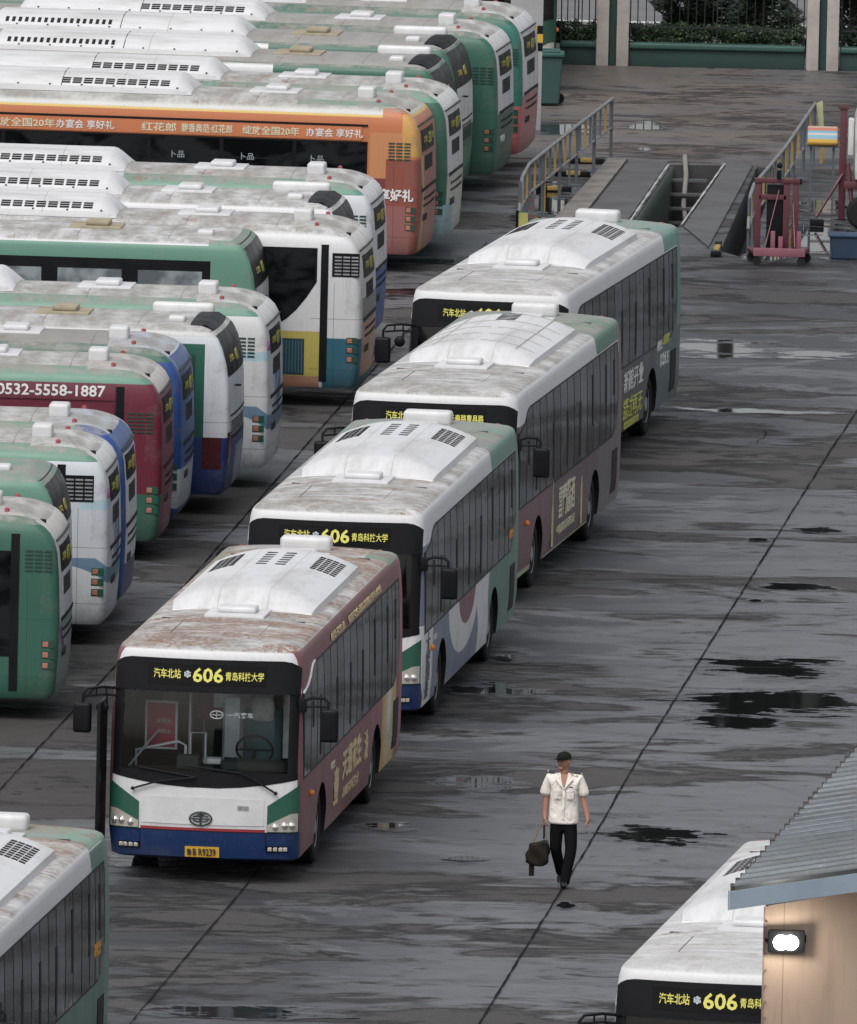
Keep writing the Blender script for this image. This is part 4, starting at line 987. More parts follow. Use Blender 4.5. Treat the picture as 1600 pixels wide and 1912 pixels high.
# unseen trees added beyond the road; their high crowns darken the puddle reflections
tp = None
for i, (x, y) in enumerate(((-9, 384), (-3.5, 386), (1.5, 384), (6, 386), (10.5, 384.5), (15.5, 386))):
    lab = ['plane tree behind the parked buses, far left across the street', 'plane tree across the street, second from the left', 'plane tree across the street behind the short wall panel', 'plane tree across the street behind the long wall panel', 'plane tree across the street right of the second pillar pair', 'plane tree across the street, farthest right'][i]
    if tp is None:
        tp = thing('street_tree', lab, 'tree', (x, y, 0), 0, 'plane trees across the street')
        bm = bmesh.new(); tube(bm, [(0, 0, 0), (.1, 0, 5), (0, .1, 11), (.1, 0, 18)], [.26, .2, .14, .04], 9)
        r = random.Random(5)
        for k in range(9):
            a = k*2.4; tube(bm, [(0, 0, 10+k*.7), (1.4*math.cos(a), 1.4*math.sin(a), 11.4+k*.75), (2.3*math.cos(a), 2.3*math.sin(a), 12.8+k*.7)], [.09, .06, .02], 6)
        obj('trunk', tomesh('tk', bm, 40), simple('bark', (.04, .033, .028), .9), tp)
        obj('crown', leaf_mesh('cr', 11000, 2.5, 2.5, 4.4, .30, 9, 60), M_dark, tp, (0, 0, 16.2)); parts = list(tp.children)
    else:
        c = tp.copy(); COL.objects.link(c); c.location = (x, y, 0); c.rotation_euler = (0, 0, i*1.3); c['label'] = lab
        for p in parts: d = p.copy(); COL.objects.link(d); d.parent = c
# concrete post with hazard band, wheelie bin
t = thing('concrete_post', 'tall pale post with black and yellow hazard squares', 'post', (1.60, 347.6, 0))
bm = bmesh.new(); bx(bm, -.30, .30, -.2, .2, 0, 6, .01); obj('shaft', tomesh('s', bm, 30), simple('pale grey post', (.40, .40, .40), .6, dirt=.35, dscale=1), t)
for i in range(3):
    for j, xx in enumerate((.06, .15, .24)):
        bm = bmesh.new(); bx(bm, xx-.043, xx+.043 if j < 2 else .304, -.206, -.201, 1.47+i*.16, 1.62+i*.16)
        obj('hazard_square', tomesh('hz', bm, 0), simple('hazard yellow', (.65, .38, .03), .5) if (i+j) % 2 else M_blk, t)
t = thing('wheelie_bin', 'green wheelie bin standing by the pale post', 'bin', (2.02, 352.4, 0))
bm = bmesh.new(); prism(bm, [(-.24, .04), (.24, .04), (.29, .92), (-.29, .92)], -.26, .26, 'y'); bmesh.ops.bevel(bm, geom=bm.edges[:], offset=.02, segments=2, affect='EDGES'); obj('tub', tomesh('tb', bm, 40), simple('bin green', (.025, .07, .065), .5, dirt=.5), t)
bm = bmesh.new(); bx(bm, -.32, .32, -.31, .30, .925, 1.0, .03); bx(bm, -.25, .25, -.25, .25, .99, 1.04, .03); obj('lid', tomesh('ld', bm, 40), simple('bin lid green', (.03, .10, .085), .4, dirt=.3), t)
bm = bmesh.new(); 
for s in (1, -1): lathe_y(bm, [(-.03, .001), (-.03, .1), (.03, .1), (.03, .001)], 14, (s*.24, .26, .10))
obj('wheel', tomesh('w', bm, 30), M_rub, t)
o = obj('white_bag', leaf_mesh('x', 4, .01, .01, .01, .01, 1, 1), M_white); bpy.data.objects.remove(o)
# ================================================================== RAILINGS
M_rail = simple('grey painted pipe', (.24, .25, .26), .45, .3, dirt=.5, dscale=6); M_ybar = simple('yellow bar', (.36, .23, .06), .5, dirt=.5, dscale=6); M_post = simple('blue grey post', (.10, .12, .14), .5, dirt=.5)
def railing(name, pts, posts, h, lab, drop=True, mid=.52, bars=3):
    t = thing(name, lab, 'railing', (pts[0][0], pts[0][1], 0), 0, 'yellow and grey pit railings'); o0 = Vector((*pts[0], 0))
    P = [Vector((*p, 0))-o0 for p in pts]; up = Vector((0, 0, 1))
    top = [p+up*h for p in P]; 
    if drop: top = [P[0]+up*.55] + [P[0].lerp(P[1], .25)+up*h] + top[1:]
    bm = bmesh.new(); tube(bm, top, .032, 8); obj('top_rail', tomesh('tr', bm, 50), M_rail, t)
    bm = bmesh.new(); tube(bm, [p+up*h*mid for p in P], .022, 7); obj('mid_rail', tomesh('mr', bm, 50), M_rail, t)
    tot = sum((b-a).length for a, b in zip(P, P[1:]))
    def at(s):
        for a, b in zip(P, P[1:]):
            l = (b-a).length
            if s <= l+1e-6: return a.lerp(b, s/l)
            s -= l
        return P[-1]
    for i in range(posts):
        s = tot*(i+.08)/(posts-.85); p = at(min(s, tot))
        bm = bmesh.new(); tube(bm, [p, p+up*(h-.02)], .030, 8); bx(bm, p.x-.10, p.x+.10, p.y-.10, p.y+.10, 0, .02); obj('post', tomesh('ps', bm, 40), M_post, t)
    nb = posts*bars
    for i in range(nb):
        p = at(tot*(i+.5)/nb); bm = bmesh.new(); z0 = .0 if i % 5 == 2 else h*mid
        bx(bm, p.x-.02, p.x+.02, p.y-.02, p.y+.02, z0+.01, h-.02); obj('bar', tomesh('br', bm, 0), M_ybar if i % 2 else M_post, t)
    return t
railing('pit_railing', [(1.45, 327.0), (1.62, 330.2), (2.45, 337.0), (3.18, 342.7)], 7, 1.08, 'curved grey and yellow railing left of the inspection pit')
railing('pit_railing', [(5.40, 325.0), (5.52, 327.5), (6.15, 334.0), (6.85, 342.6)], 7, 1.08, 'curved grey and yellow railing behind the maroon jack')
bm = bmesh.new(); e0, e1 = Vector((3.42, 330.6)), Vector((4.25, 341.6))
for i in range(44):
    p = e0.lerp(e1, (i+.5)/44); bx(bm, p.x+.01, p.x+.045, p.y-.035, p.y+.035, -1.15, -.01)
o = obj('pit_lining', tomesh('pl', bm, 0), simple('green grey bar', (.075, .092, .085), .5, dirt=.5)); o['kind'] = 'structure'; o['label'] = 'ribbed green grey lining of the deep pit wall'
strip('pit_edge', [tuple(e0+Vector((-.05, 0))), tuple(e1+Vector((-.05, 0)))], .05, .012, simple('worn steel edge', (.40, .40, .40), .5, dirt=.5), 'worn pale steel edge of the deep pit')
strip('pit_edge', [(4.32, 330.6), (5.22, 341.7)], .04, .04, simple('worn steel edge', (.40, .40, .40), .5, dirt=.5), 'worn pale steel edge on the right of the deep pit')
for (x, y, lab) in ((2.72, 341.4, 'low black and yellow wheel stop at the far end of the left railing'), (2.45, 339.0, 'low black and yellow wheel stop under the left railing'), (2.1, 336.2, 'black and yellow wheel stop half way along the left railing'), (6.25, 338.6, 'black wheel stop behind the right railing')):
    t = thing('wheel_stop', lab, 'wheel stop', (x, y, 0), 0, 'wheel stops beside the railings')
    bm = bmesh.new(); bx(bm, -.32, .32, -.06, .06, 0, .10, .02); obj('block', tomesh('b', bm, 40), M_blk, t)
    bm = bmesh.new(); bx(bm, -.12, .14, -.062, .062, .03, .103, .01); obj('yellow_band', tomesh('b', bm, 40), M_ybar, t)
t = thing('kerb_block', 'yellow and black block at the near end of the narrow trench', 'block', (4.90, 326.4, 0), -.05)
bm = bmesh.new(); bx(bm, -.05, .05, -.6, .7, 0, .12, .02); obj('block', tomesh('b', bm, 40), M_ybar, t)
bm = bmesh.new(); bx(bm, -.09, .09, -.85, -.6, 0, .10, .02); bx(bm, -.055, .055, .2, .5, .0, .145, .01); obj('black_end', tomesh('b', bm, 40), M_blk, t)
t = thing('corner_marker', 'yellow marker board at the near end of the left railing', 'marker', (1.50, 325.7, 0)); bm = bmesh.new(); bx(bm, -.06, .10, -.01, .01, .25, .68); obj('board', tomesh('b', bm, 0), simple('dull yellow board', (.42, .40, .12), .6, dirt=.5), t)
bm = bmesh.new(); bx(bm, -.11, -.063, -.02, .02, 0, .72); obj('post', tomesh('b', bm, 0), M_blk, t)
# maroon wheeled jack
t = thing('wheeled_jack', 'maroon wheeled lifting jack at the head of the right railing', 'jack', (5.93, 324.6, 0)); t.scale = (1.12, 1.0, 1.16)
M_mar = simple('maroon steel', (.095, .022, .032), .45, dirt=.5, dscale=5); M_mar2 = simple('faded pink steel', (.24, .085, .115), .5, dirt=.4)
bm = bmesh.new(); bx(bm, -.40, .40, -.30, -.18, .14, .26, .015); obj('front_beam', tomesh('b', bm, 30), M_mar2, t)
for s in (1, -1):
    bm = bmesh.new(); tube(bm, [(s*.36, -.2, .2), (s*.44, .5, .18)], .05, 6); obj('side_beam', tomesh('b', bm, 30), M_mar, t)
for xx, hh in ((-.34, 1.22), (.10, 1.20), (.24, 1.22)):
    bm = bmesh.new(); bx(bm, xx-.05, xx+.05, .1, .2, .16, hh, .01); obj('column', tomesh('b', bm, 30), M_mar, t)
bm = bmesh.new(); bx(bm, -.40, .30, .08, .22, 1.20, 1.27, .01); bx(bm, -.33, .1, .1, .18, .95, 1.03, .01); obj('head_beam', tomesh('b', bm, 30), M_mar, t)
bm = bmesh.new(); bx(bm, -.20, .05, .14, .32, .2, 1.17, .02); obj('ram_casing', tomesh('b', bm, 30), M_blk, t)
bm = bmesh.new()
for xx, zz in ((-.1, .5), (.02, .42), (.3, .5)): bx(bm, xx-.035, xx+.035, -.1, 0, .2, zz, .01)
tube(bm, [(-.02, .1, 1.1), (-.22, -.24, .28)], .008, 5); tube(bm, [(.2, .1, .9), (.24, -.24, .28)], .008, 5); obj('stay', tomesh('b', bm, 30), M_mar2, t)
bm = bmesh.new(); bx(bm, -.06, .01, .02, .14, 1.27, 1.40, .02); bmesh.ops.create_uvsphere(bm, u_segments=10, v_segments=8, radius=.045, matrix=Matrix.Translation((-.02, .06, 1.47))); obj('control_head', tomesh('b', bm, 40), M_blk, t)
for xx, yy in ((-.34, -.24), (.34, -.24), (-.42, .46), (.44, .46)):
    bm = bmesh.new(); lathe_y(bm, [(-.03, .001), (-.03, .065), (.03, .065), (.03, .001)], 14, (xx, yy, .066)); bx(bm, xx-.03, xx+.03, yy-.035, yy+.035, .07, .15); obj('caster', tomesh('b', bm, 30), M_rub, t)
# striped table
t = thing('work_stand', 'tall stand with a colourful striped cushion top', 'stand', (6.82, 333.7, 0), -.02)
for xx in (-.20, .20):
    for yy in (-.2, .2):
        bm = bmesh.new(); bx(bm, xx-.022, xx+.022, yy-.022, yy+.022, 0, 1.18); obj('leg', tomesh('b', bm, 0), M_post, t)
bm = bmesh.new(); bx(bm, -.2, .2, -.21, -.19, .5, .54); bx(bm, -.2, .2, -.21, -.19, .85, .88); bx(bm, -.3, .3, -.28, .26, 1.181, 1.21); obj('frame_rails', tomesh('b', bm, 0), M_post, t)
m, nt, bs = new_mat('striped fabric'); v, X, Y, Z = objco(nt); c = (.45, .27, .05)
for y0, cc in ((-.20, (.20, .34, .42)), (-.06, (.42, .42, .41)), (.02, (.16, .31, .41)), (.10, (.42, .15, .11)), (.2, (.40, .30, .24))): c = mix(Y > y0, c, cc)
setc(bs.inputs['Base Color'], c); bs.inputs['Roughness'].default_value = .8
bm = bmesh.new(); bx(bm, -.27, .27, -.31, .28, -.04, .05, .04, 3); o = obj('cushion', tomesh('b', bm, 40), m, t, (0, -.03, 1.36), (.42, 0, 0))
t = thing('cloth_strip', 'pale green cloth tied over the end of the right railing', 'cloth', (6.93, 342.3, 0)); bm = bmesh.new(); prism(bm, [(-.06, 1.12), (.05, 1.16), (.07, .8), (.12, .35), (.03, .30), (-.02, .7)], -.02, .02, 'y'); obj('cloth', tomesh('b', bm, 0), simple('pale green cloth', (.42, .44, .24), .8, dirt=.3), t)
bm = bmesh.new(); bx(bm, .02, .08, -.02, .02, 0, .4); obj('yellow_pole', tomesh('b', bm, 0), M_ybar, t)
# tank trailer at the right edge, on its maroon frame, and the blue tub
t = thing('water_tank', 'white tank with a maroon stripe on a maroon wheeled frame', 'tank', (7.78, 331.6, 0))
bm = bmesh.new(); prism(bm, [(-.42, .80), (-.45, 1.85), (-.30, 2.35), (-.18, 2.42), (.9, 2.42), (.9, .80)], -.5, .7, 'y'); bmesh.ops.bevel(bm, geom=bm.edges[:], offset=.05, segments=3, affect='EDGES'); obj('tank_shell', tomesh('b', bm, 40), simple('stained white tank', (.6, .59, .57), .5, dirt=.6, dscale=4), t)
bm = bmesh.new(); bx(bm, -.30, .9, -.512, -.503, 1.60, 1.78); obj('stripe', tomesh('b', bm, 0), M_mar, t)
bm = bmesh.new(); bx(bm, -.56, -.46, -.3, .0, 1.25, 1.9, .03); obj('side_box', tomesh('b', bm, 30), M_white, t)
bm = bmesh.new(); bx(bm, -.70, -.58, -.1, .02, .1, 2.05, .01); bx(bm, -.74, -.55, -.12, .04, 2.05, 2.1); bx(bm, -.62, .9, -.35, .55, .66, .79, .02); tube(bm, [(-.64, -.1, .9), (-1.1, -.35, .15)], .03, 6); tube(bm, [(-.55, -.2, 1.1), (-.45, -.35, .2)], .04, 6); obj('frame', tomesh('b', bm, 30), M_mar, t)
bm = bmesh.new(); lathe_y(bm, [(-.12, .001), (-.12, .24), (-.08, .29), (.08, .29), (.12, .24), (.12, .001)], 22, (-.28, -.72, .29)); obj('wheel', tomesh('b', bm, 30), M_rub, t)
bm = bmesh.new(); bx(bm, -.3, -.24, -.72, -.3, .25, .72); obj('axle', tomesh('b', bm, 30), M_blk, t)
bm = bmesh.new(); bx(bm, -1.2, -.95, -.45, -.3, .0, .12, .02); obj('foot_block', tomesh('b', bm, 30), M_blk, t)
t = thing('blue_tub', 'dirty dark blue tub at the right edge below the tank', 'tub', (7.25, 326.0, 0)); bm = bmesh.new(); prism(bm, [(-.38, 0), (.38, 0), (.42, .38), (-.42, .38)], -.3, .3, 'y')
bmesh.ops.bevel(bm, geom=bm.edges[:], offset=.02, segments=2, affect='EDGES'); obj('tub_shell', tomesh('b', bm, 40), simple('blue plastic', (.010, .032, .075), .5, dirt=.6), t)
bm = bmesh.new(); bx(bm, -.45, .45, -.33, .33, .382, .42, .015); obj('rim_lip', tomesh('b', bm, 40), simple('blue plastic rim', (.014, .042, .09), .5, dirt=.5), t)
# ================================================================== SHED
SX, SY = 3.119, 188.0; t = thing('shed', 'tan shed with a corrugated metal roof and lit floodlight', 'shed', (SX, SY, 0)); dx = 1.48/11.15
bm = bmesh.new(); prism(bm, [(.345, .3), (4.6, .8), (4.6+3*dx+1.5, 13), (.345+13*dx, 13)], 0, 7.62, 'z')
for v_ in bm.verts:
    if v_.co.z > 5: v_.co.z = 7.72+(v_.co.x-dx*v_.co.y)*.168-.05
m, nt, bs = new_mat('tan render'); v, X, Y, Z = objco(nt); n = noise(v, 1.2, 5, .6, (1, 1, .35)).smooth(.4, .75); c = mix(n*.6, (.36, .262, .195), (.25, .18, .135)); c = mix(noise(v, 2.2, 5, .65, (4, 4, .35)).smooth(.52, .72)*.35, c, (.20, .15, .115)); c = mix(noise(v, 14, 4, .7).smooth(.6, .75)*.3, c, (.25, .18, .13))
c = mix(((X-.545).abs() < .006)*.6, c, (.15, .10, .07)); setc(bs.inputs['Base Color'], c); bs.inputs['Roughness'].default_value = .7
obj('wall', tomesh('b', bm, 0), m, t)
bm = bmesh.new(); sh = 13.5; nr = int(sh/.42)*12; cols = [0, 2.2, 4.6]
def corr(y): q = (y/.42) % 1; return .075*(1 if q < .35 else (1-(q-.35)/.12 if q < .47 else (0 if q < .88 else (q-.88)/.12)))
grid = [[bm.verts.new((x+dx*y, y, 7.878+x*.168+corr(y))) for x in cols] for y in [sh*k/nr for k in range(nr+1)]]
for A, Bq in zip(grid, grid[1:]):
    for i in range(2): bm.faces.new((A[i], A[i+1], Bq[i+1], Bq[i]))
bmesh.ops.solidify(bm, geom=bm.faces[:], thickness=.008)
m, nt, bs = new_mat('weathered corrugated steel'); v, X, Y, Z = objco(nt); n = noise(v, 1.1, 6, .65, (.5, 1, 1)).smooth(.38, .7)
c = mix(n*.7, (.27, .30, .33), (.17, .175, .175)); c = mix(noise(v, 4, 5, .7).smooth(.6, .7)*.6, c, (.40, .41, .42)); c = mix(noise(v, 2.3, 2).smooth(.72, .74), c, (.03, .03, .035)); setc(bs.inputs['Base Color'], c); bs.inputs['Roughness'].default_value = .5; bs.inputs['Metallic'].default_value = .25
rf = obj('roof', tomesh('b', bm, 0), m, t)
bm = bmesh.new(); tube(bm, [(.74, .42, 7.40), (.80, .38, 7.42), (.81, .39, 7.80)], .008, 6); tube(bm, [(.81, .39, 7.55), (1.2, .44, 7.52), (1.6, .49, 7.55)], .007, 6); obj('lamp_cable', tomesh('b', bm, 40), M_blk, t)
bm = bmesh.new()
for q in range(8): zz = 6.6+q*.16; tube(bm, [(.375, .26, zz), (.375, .30, zz)], .008, 6)
bx(bm, .338, .352, .28, .36, 5.0, 7.7); obj('corner_trim', tomesh('b', bm, 30), simple('trim brown', (.22, .16, .12), .6, dirt=.5, dscale=6), t)
bm = bmesh.new(); r = random.Random(3)
for k in range(31):
    y = .10+k*.42; bx(bm, dx*y-.02, dx*y+.015+r.random()*.03, y-.01, y+.05, 7.86, 7.955+r.random()*.02)
obj('roof_hooks', tomesh('b', bm, 0), simple('rusty fixings', (.075, .060, .055), .8), t)
bm = bmesh.new(); prism(bm, [(-.015, 7.72), (4.6, 7.72+4.6*.168), (4.6, 7.905+4.6*.168), (-.015, 7.905)], -.04, -.002, 'y'); obj('fascia', tomesh('b', bm, 0), simple('blue grey fascia', (.24, .30, .36), .5, dirt=.3, dscale=2), t)
bm = bmesh.new(); prism(bm, [(-.03, 7.715), (-.018, 7.715), (-.018, 7.915), (-.03, 7.915)], -.04, -.0, 'y')
for v_ in bm.verts: pass
bmesh.ops.translate(bm, verts=bm.verts, vec=(0, 0, 0)); obj('fascia_end', tomesh('b', bm, 0), simple('blue grey fascia', (.24, .30, .36), .5, dirt=.3, dscale=2), t)
t = thing('floodlight', 'black twin floodlight glowing white on the tan shed wall', 'lamp', (SX+.57, SY+.30, 7.38))
bm = bmesh.new(); bx(bm, -.185, .185, -.10, -.03, -.115, .115, .02); obj('housing', tomesh('b', bm, 40), M_blk, t)
bm = bmesh.new(); tube(bm, [(-.17, -.05, .0), (-.2, -.0, .0)], .02, 6); bx(bm, .10, .20, -.03, 0, -.02, .06); obj('bracket', tomesh('b', bm, 40), M_blk, t)
bm = bmesh.new()
for xx in (-.055, .045): lathe_y(bm, [(-.118, .001), (-.116, .07), (-.103, .078)], 20, (xx, 0, -.01))
obj('lamp_lens', tomesh('b', bm, 40), simple('lit lamp', (1, 1, 1), .3, dirt=0, emit=(1, .98, .92, 18)), t)
pl = bpy.data.lights.new('floodlight_beam', 'POINT'); pl.energy = 14; pl.color = (1, .95, .85); pl.shadow_soft_size = .06
po = bpy.data.objects.new('floodlight_beam', pl); COL.objects.link(po); po.parent = t; po.location = (0, -.28, 0)
# ================================================================== THE QUEUE OF 606 BUSES
frontW = [(WHITE, B(5.2, 99, z0=.72)), (BLUE, B(5.2, 99, -1.262, 1.262, z1=.70)), ((.30, .03, .04), B(5.3, 99, -.83, .83, .695, .735))]
def livery_front(extra): return extra + [(WHITE, B(5.45, 99, -1.215, 1.215, .70)), ((.009, .030, .108), B(5.35, 99, -1.25, 1.25, -9, .70)), ((.32, .035, .045), B(5.5, 99, -.82, .82, .70, .735))]
def qt(name, lab, pose, M, cfg):
    x, y, a = pose; t = thing('city_bus', lab, 'bus', (x, y, 0), a, 'route buses queuing nose to tail'); queue_bus(t, M, cfg); return t
# 1 leading maroon bus
b1 = paint('maroon advert bus', MAR, livery_front([(WHITE, B(5.42, z0=2.5)), ((.50, .36, .12), B(-4.95, -3.4, z1=1.84)), ((.55, .25, .07), B(-3.62, -3.50, z1=1.74)), ((.50, .42, .30), EL(-4.15, 1.1, .36, .75)), ((.60, .58, .55), EL(-4.2, 1.25, .2, .5)), ((.33, .10, .13), B(x1=-5.28, z1=3.04)), (WHITE, B(z0=3.055)),
    ((.25, .08, .10), B(-3.42, -2.2, z0=1.1, z1=1.84)), (PALEG, B(-5.55, -4.4, .85, 1.2, 3.03, 9)), (PALEG, B(-5.55, -2.5, -1.2, -1.0, 3.03, 9))]), rust=1.15, grime=.75)
t = qt('city_bus', 'leading bus with maroon side adverts and badly rusted roof', (-2.205, 250.64, -1.684), b1,
       dict(tk='b1', top=lambda x: min(qtop(x), 2.78)-.0, edge=True, badge=True, cab=True, door=True))
k = 'queue'
def st(s, h, x, z, tt, m, width=None, bold=.015, tilt=0): text('side_lettering', s, h, (x, side_w('queue', z)+.008, z), 'left', m, tt, width=width, bold=bold)
st('天道花生', .42, .05, 1.0, t, M_gold, 2.1, .03); st('壹', .50, 1.75, .82, t, M_gold, .5, .03); st('高山红壤花生油', .16, .1, .62, t, M_gold, 1.8, 0)
st('真情巴士', .10, 2.2, 1.16, t, M_plet, .45, 0); st('油', .40, -1.55, .95, t, M_gold, .35, .02)
text('side_lettering', '胶东花生油', .11, (1.65, side_w(k, 2.88)+.02, 2.88), ((-1, 0, 0), (0, -.15, .99)), M_gold, t, width=1.45, bold=.02)
text('side_lettering', '国家花生油标准制定参与单位', .11, (-1.35, side_w(k, 2.88)+.02, 2.88), ((-1, 0, 0), (0, -.15, .99)), M_gold, t, width=3.6, bold=.02)
# 2
b2 = paint('slate swoosh bus', (.16, .18, .25), livery_front([(WHITE, B(z0=2.6)), ((.10, .18, .15), B(x1=-2.0, z1=2.0)), (WHITE, B(-2.35, -.62, z1=1.40)), ((.16, .18, .25), EL(-.35, .42, .62, .75)), (WHITE, EL(.85, 1.42, 1.75, .82, B(z1=1.40))), ((.18, .07, .09), EL(.45, 1.47, 1.0, .52, B(z1=1.40))), ((.10, .19, .16), EL(-3.3, 1.0, 1.25, .9)), ((.13, .24, .20), B(x1=-2.45, z0=2.78)), ((.10, .20, .165), B(x1=-4.0, z1=2.0)), ((.12, .22, .18), B(x1=-5.25, z1=3.02)), (WHITE, B(4.42, z1=1.5)), ((.13, .24, .20), B(x1=-4.0, z0=3.05))]), grime=.8, rust=.4)
t = qt('city_bus', 'second bus, slate side with white swoosh and green tail', (-.628, 266.29, -1.691), b2, dict(tk='q'))
text('side_lettering', '大嘴猴', .95, (5.0, 1.278, .90), 'left', simple('grey lettering', (.10, .11, .13), .6, dirt=.1), t, width=.40, bold=-.008, vert=True)
st('真情巴士', .13, -4.7, 1.62, t, M_olet, .5, .01); st('空调公交', .08, 4.2, 1.2, t, M_wlet, .4, 0)
# 3
b3 = paint('dusky maroon bus', (.11, .075, .085), livery_front([(WHITE, B(z0=2.6)), ((.17, .085, .10), B(2.2, 5.5, z1=1.4)), ((.13, .115, .12), B(x1=-3.2, z1=1.45)), ((.42, .42, .28), B(-2.2, 2.45, z1=.36)), ((.42, .42, .28), B(3.9, 5.3, z1=.42)), ((.09, .19, .14), B(x1=-2.95, z0=2.79)), ((.20, .13, .14), B(x1=-5.3, z1=3.0))]), grime=.8, rust=.2)
t = qt('city_bus', 'third bus, dusky maroon skirt under a ribbed roof unit', (.839, 281.245, -1.715), b3, dict(tk='q', ac='ribbed', num='31', dest='长春路曹县路'))
st('雲門醬酒', .50, .3, 1.0, t, M_plet, 1.7, .01); st('中国酱香高端白酒', .15, .3, .60, t, M_plet, 1.9, 0); st('瓶', .01, 2, 1, t, M_gold, .01, 0)
bm = bmesh.new()
for x, s in ((1.75, 1), (-1.35, .8)): prism(bm, [(x-.07*s, .42), (x+.07*s, .42), (x+.07*s, .9), (x+.025, 1.05), (x+.02, 1.3*s+.1), (x-.02, 1.3*s+.1), (x-.025, 1.05), (x-.07*s, .9)], 1.262, 1.274, 'y')
obj('bottle_print', tomesh('b', bm, 0), M_gold, t)
# 4
b4 = paint('charcoal bus', (.07, .075, .078), livery_front([(WHITE, B(z0=2.6)), ((.13, .28, .24), B(x1=-4.0, z0=2.79)), ((.10, .24, .20), B(x1=-5.25, z1=3.02)), ((.085, .12, .115), B(x1=-3.2, z1=1.5))]), grime=.65, rust=.2)
t = qt('city_bus', 'fourth and last bus of the queue, charcoal side with white and yellow slogans', (1.771, 295.5, -1.737), b4, dict(tk='q'))
st('新館开业', .34, -.9, 1.12, t, M_wlet, 1.9, .0); st('错过再无', .34, -.9, .68, t, M_ylet, 1.9, .0); st('看展览就到新美术馆', .12, -.9, .42, t, M_ylet, 1.5, 0)
st('真情巴士', .16, -3.5, 1.36, t, M_wlet, .5, 0); st('欢迎乘坐', .16, -4.15, 1.40, t, M_ylet, .6, 0); st('青岛公交', .22, -4.0, 1.10, t, M_wlet, .9, 0)
# 5 bottom right, 0 bottom left
b5 = paint('plain white bus', (.20, .24, .25), livery_front([(WHITE, B(z0=2.6)), ((.12, .25, .20), B(x1=-4.6, z1=2.0))]), grime=.4, rust=.25)
t = qt('city_bus', 'clean white bus half hidden behind the tan shed', (4.288, 221.82, -1.715), b5, dict(tk='q'))
b0 = paint('green tailed bus', (.10, .19, .15), livery_front([(WHITE, B(z0=2.6)), ((.16, .30, .24), B(x1=-4.15, z0=3.02)), ((.085, .17, .135), B(x1=-4.15, z1=3.0)), ((.12, .22, .18), B(x1=-5.25, z1=3.02))]), grime=.6, rust=.8)
t = qt('city_bus', 'bus cut off at the lower left corner, green tail and rusty roof', (-5.67, 221.7, -1.69), b0, dict(tk='q'))
st('真情巴士', .18, -4.55, 1.78, t, M_olet, .55, .01)
# ================================================================== PARKED ROWS
def pk(lab, kind, corner, deg, M, cfg):
    a = R(deg); cx, cy = corner; ca, sa = -math.cos(a), math.sin(a); lx, ly = -5.74, 1.25
    x = cx - (ca*lx - sa*ly); y = cy - (sa*lx + ca*ly)
    t = thing('parked_bus', lab, 'bus', (x, y, 0), PI-a, 'buses parked side by side'); parked_bus(t, kind, M, cfg); return t
def RL(side, rear=WHITE, cap=WHITE, rail=GREEN, low=None, roof=(.5, .5, .5), extra=(), rlow=None, zrl=1.38):   # livery of the round-tailed bus
    l = [(rail, B(z0=2.66, z1=2.90)), (roof, B(z0=2.88)), (rear, B(x1=-5.40, y0=-1.08, y1=1.08)), (cap, B(x1=-4.6, y0=-1.02, y1=1.02, z0=2.50))]
    if low: l.append((low[0], B(x1=low[2], z1=low[1])))
    if rlow: l.append((rlow, B(x1=-5.40, y0=-1.1, y1=1.1, z1=zrl)))
    return [q for q in l] + list(extra)
SPL = [((.09, .17, .32), SW(.25, .25, 2.6, .5, .42, B(x1=-5.45, z0=.5, z1=1.98))), ((.25, .36, .48), SW(.10, .30, 5.1, 1.2, .16, B(x1=-5.45, z0=.6, z1=2.0))), ((.30, .42, .55), SW(.48, .2, 4.2, 0, .05, B(x1=-5.45, z0=.8, z1=1.9))), ((.45, .10, .16), SW(-.2, .05, 5, 0, .04, B(x1=-5.5, z0=.7, z1=1.3))), ((.42, .55, .62), B(x1=-5.35, y0=.85, z0=1.98, z1=2.12))]
SPS = [((.15, .24, .34), EL(-4.75, .92, 1.1, .55, B(z1=1.28))), ((.62, .64, .66), EL(-4.85, .70, 1.0, .50, B(z1=1.28))), ((.10, .17, .27), H(.55, 1, -1.62, B(-5.2, -4.4, z1=1.24, z0=1.1)))]
P = {}
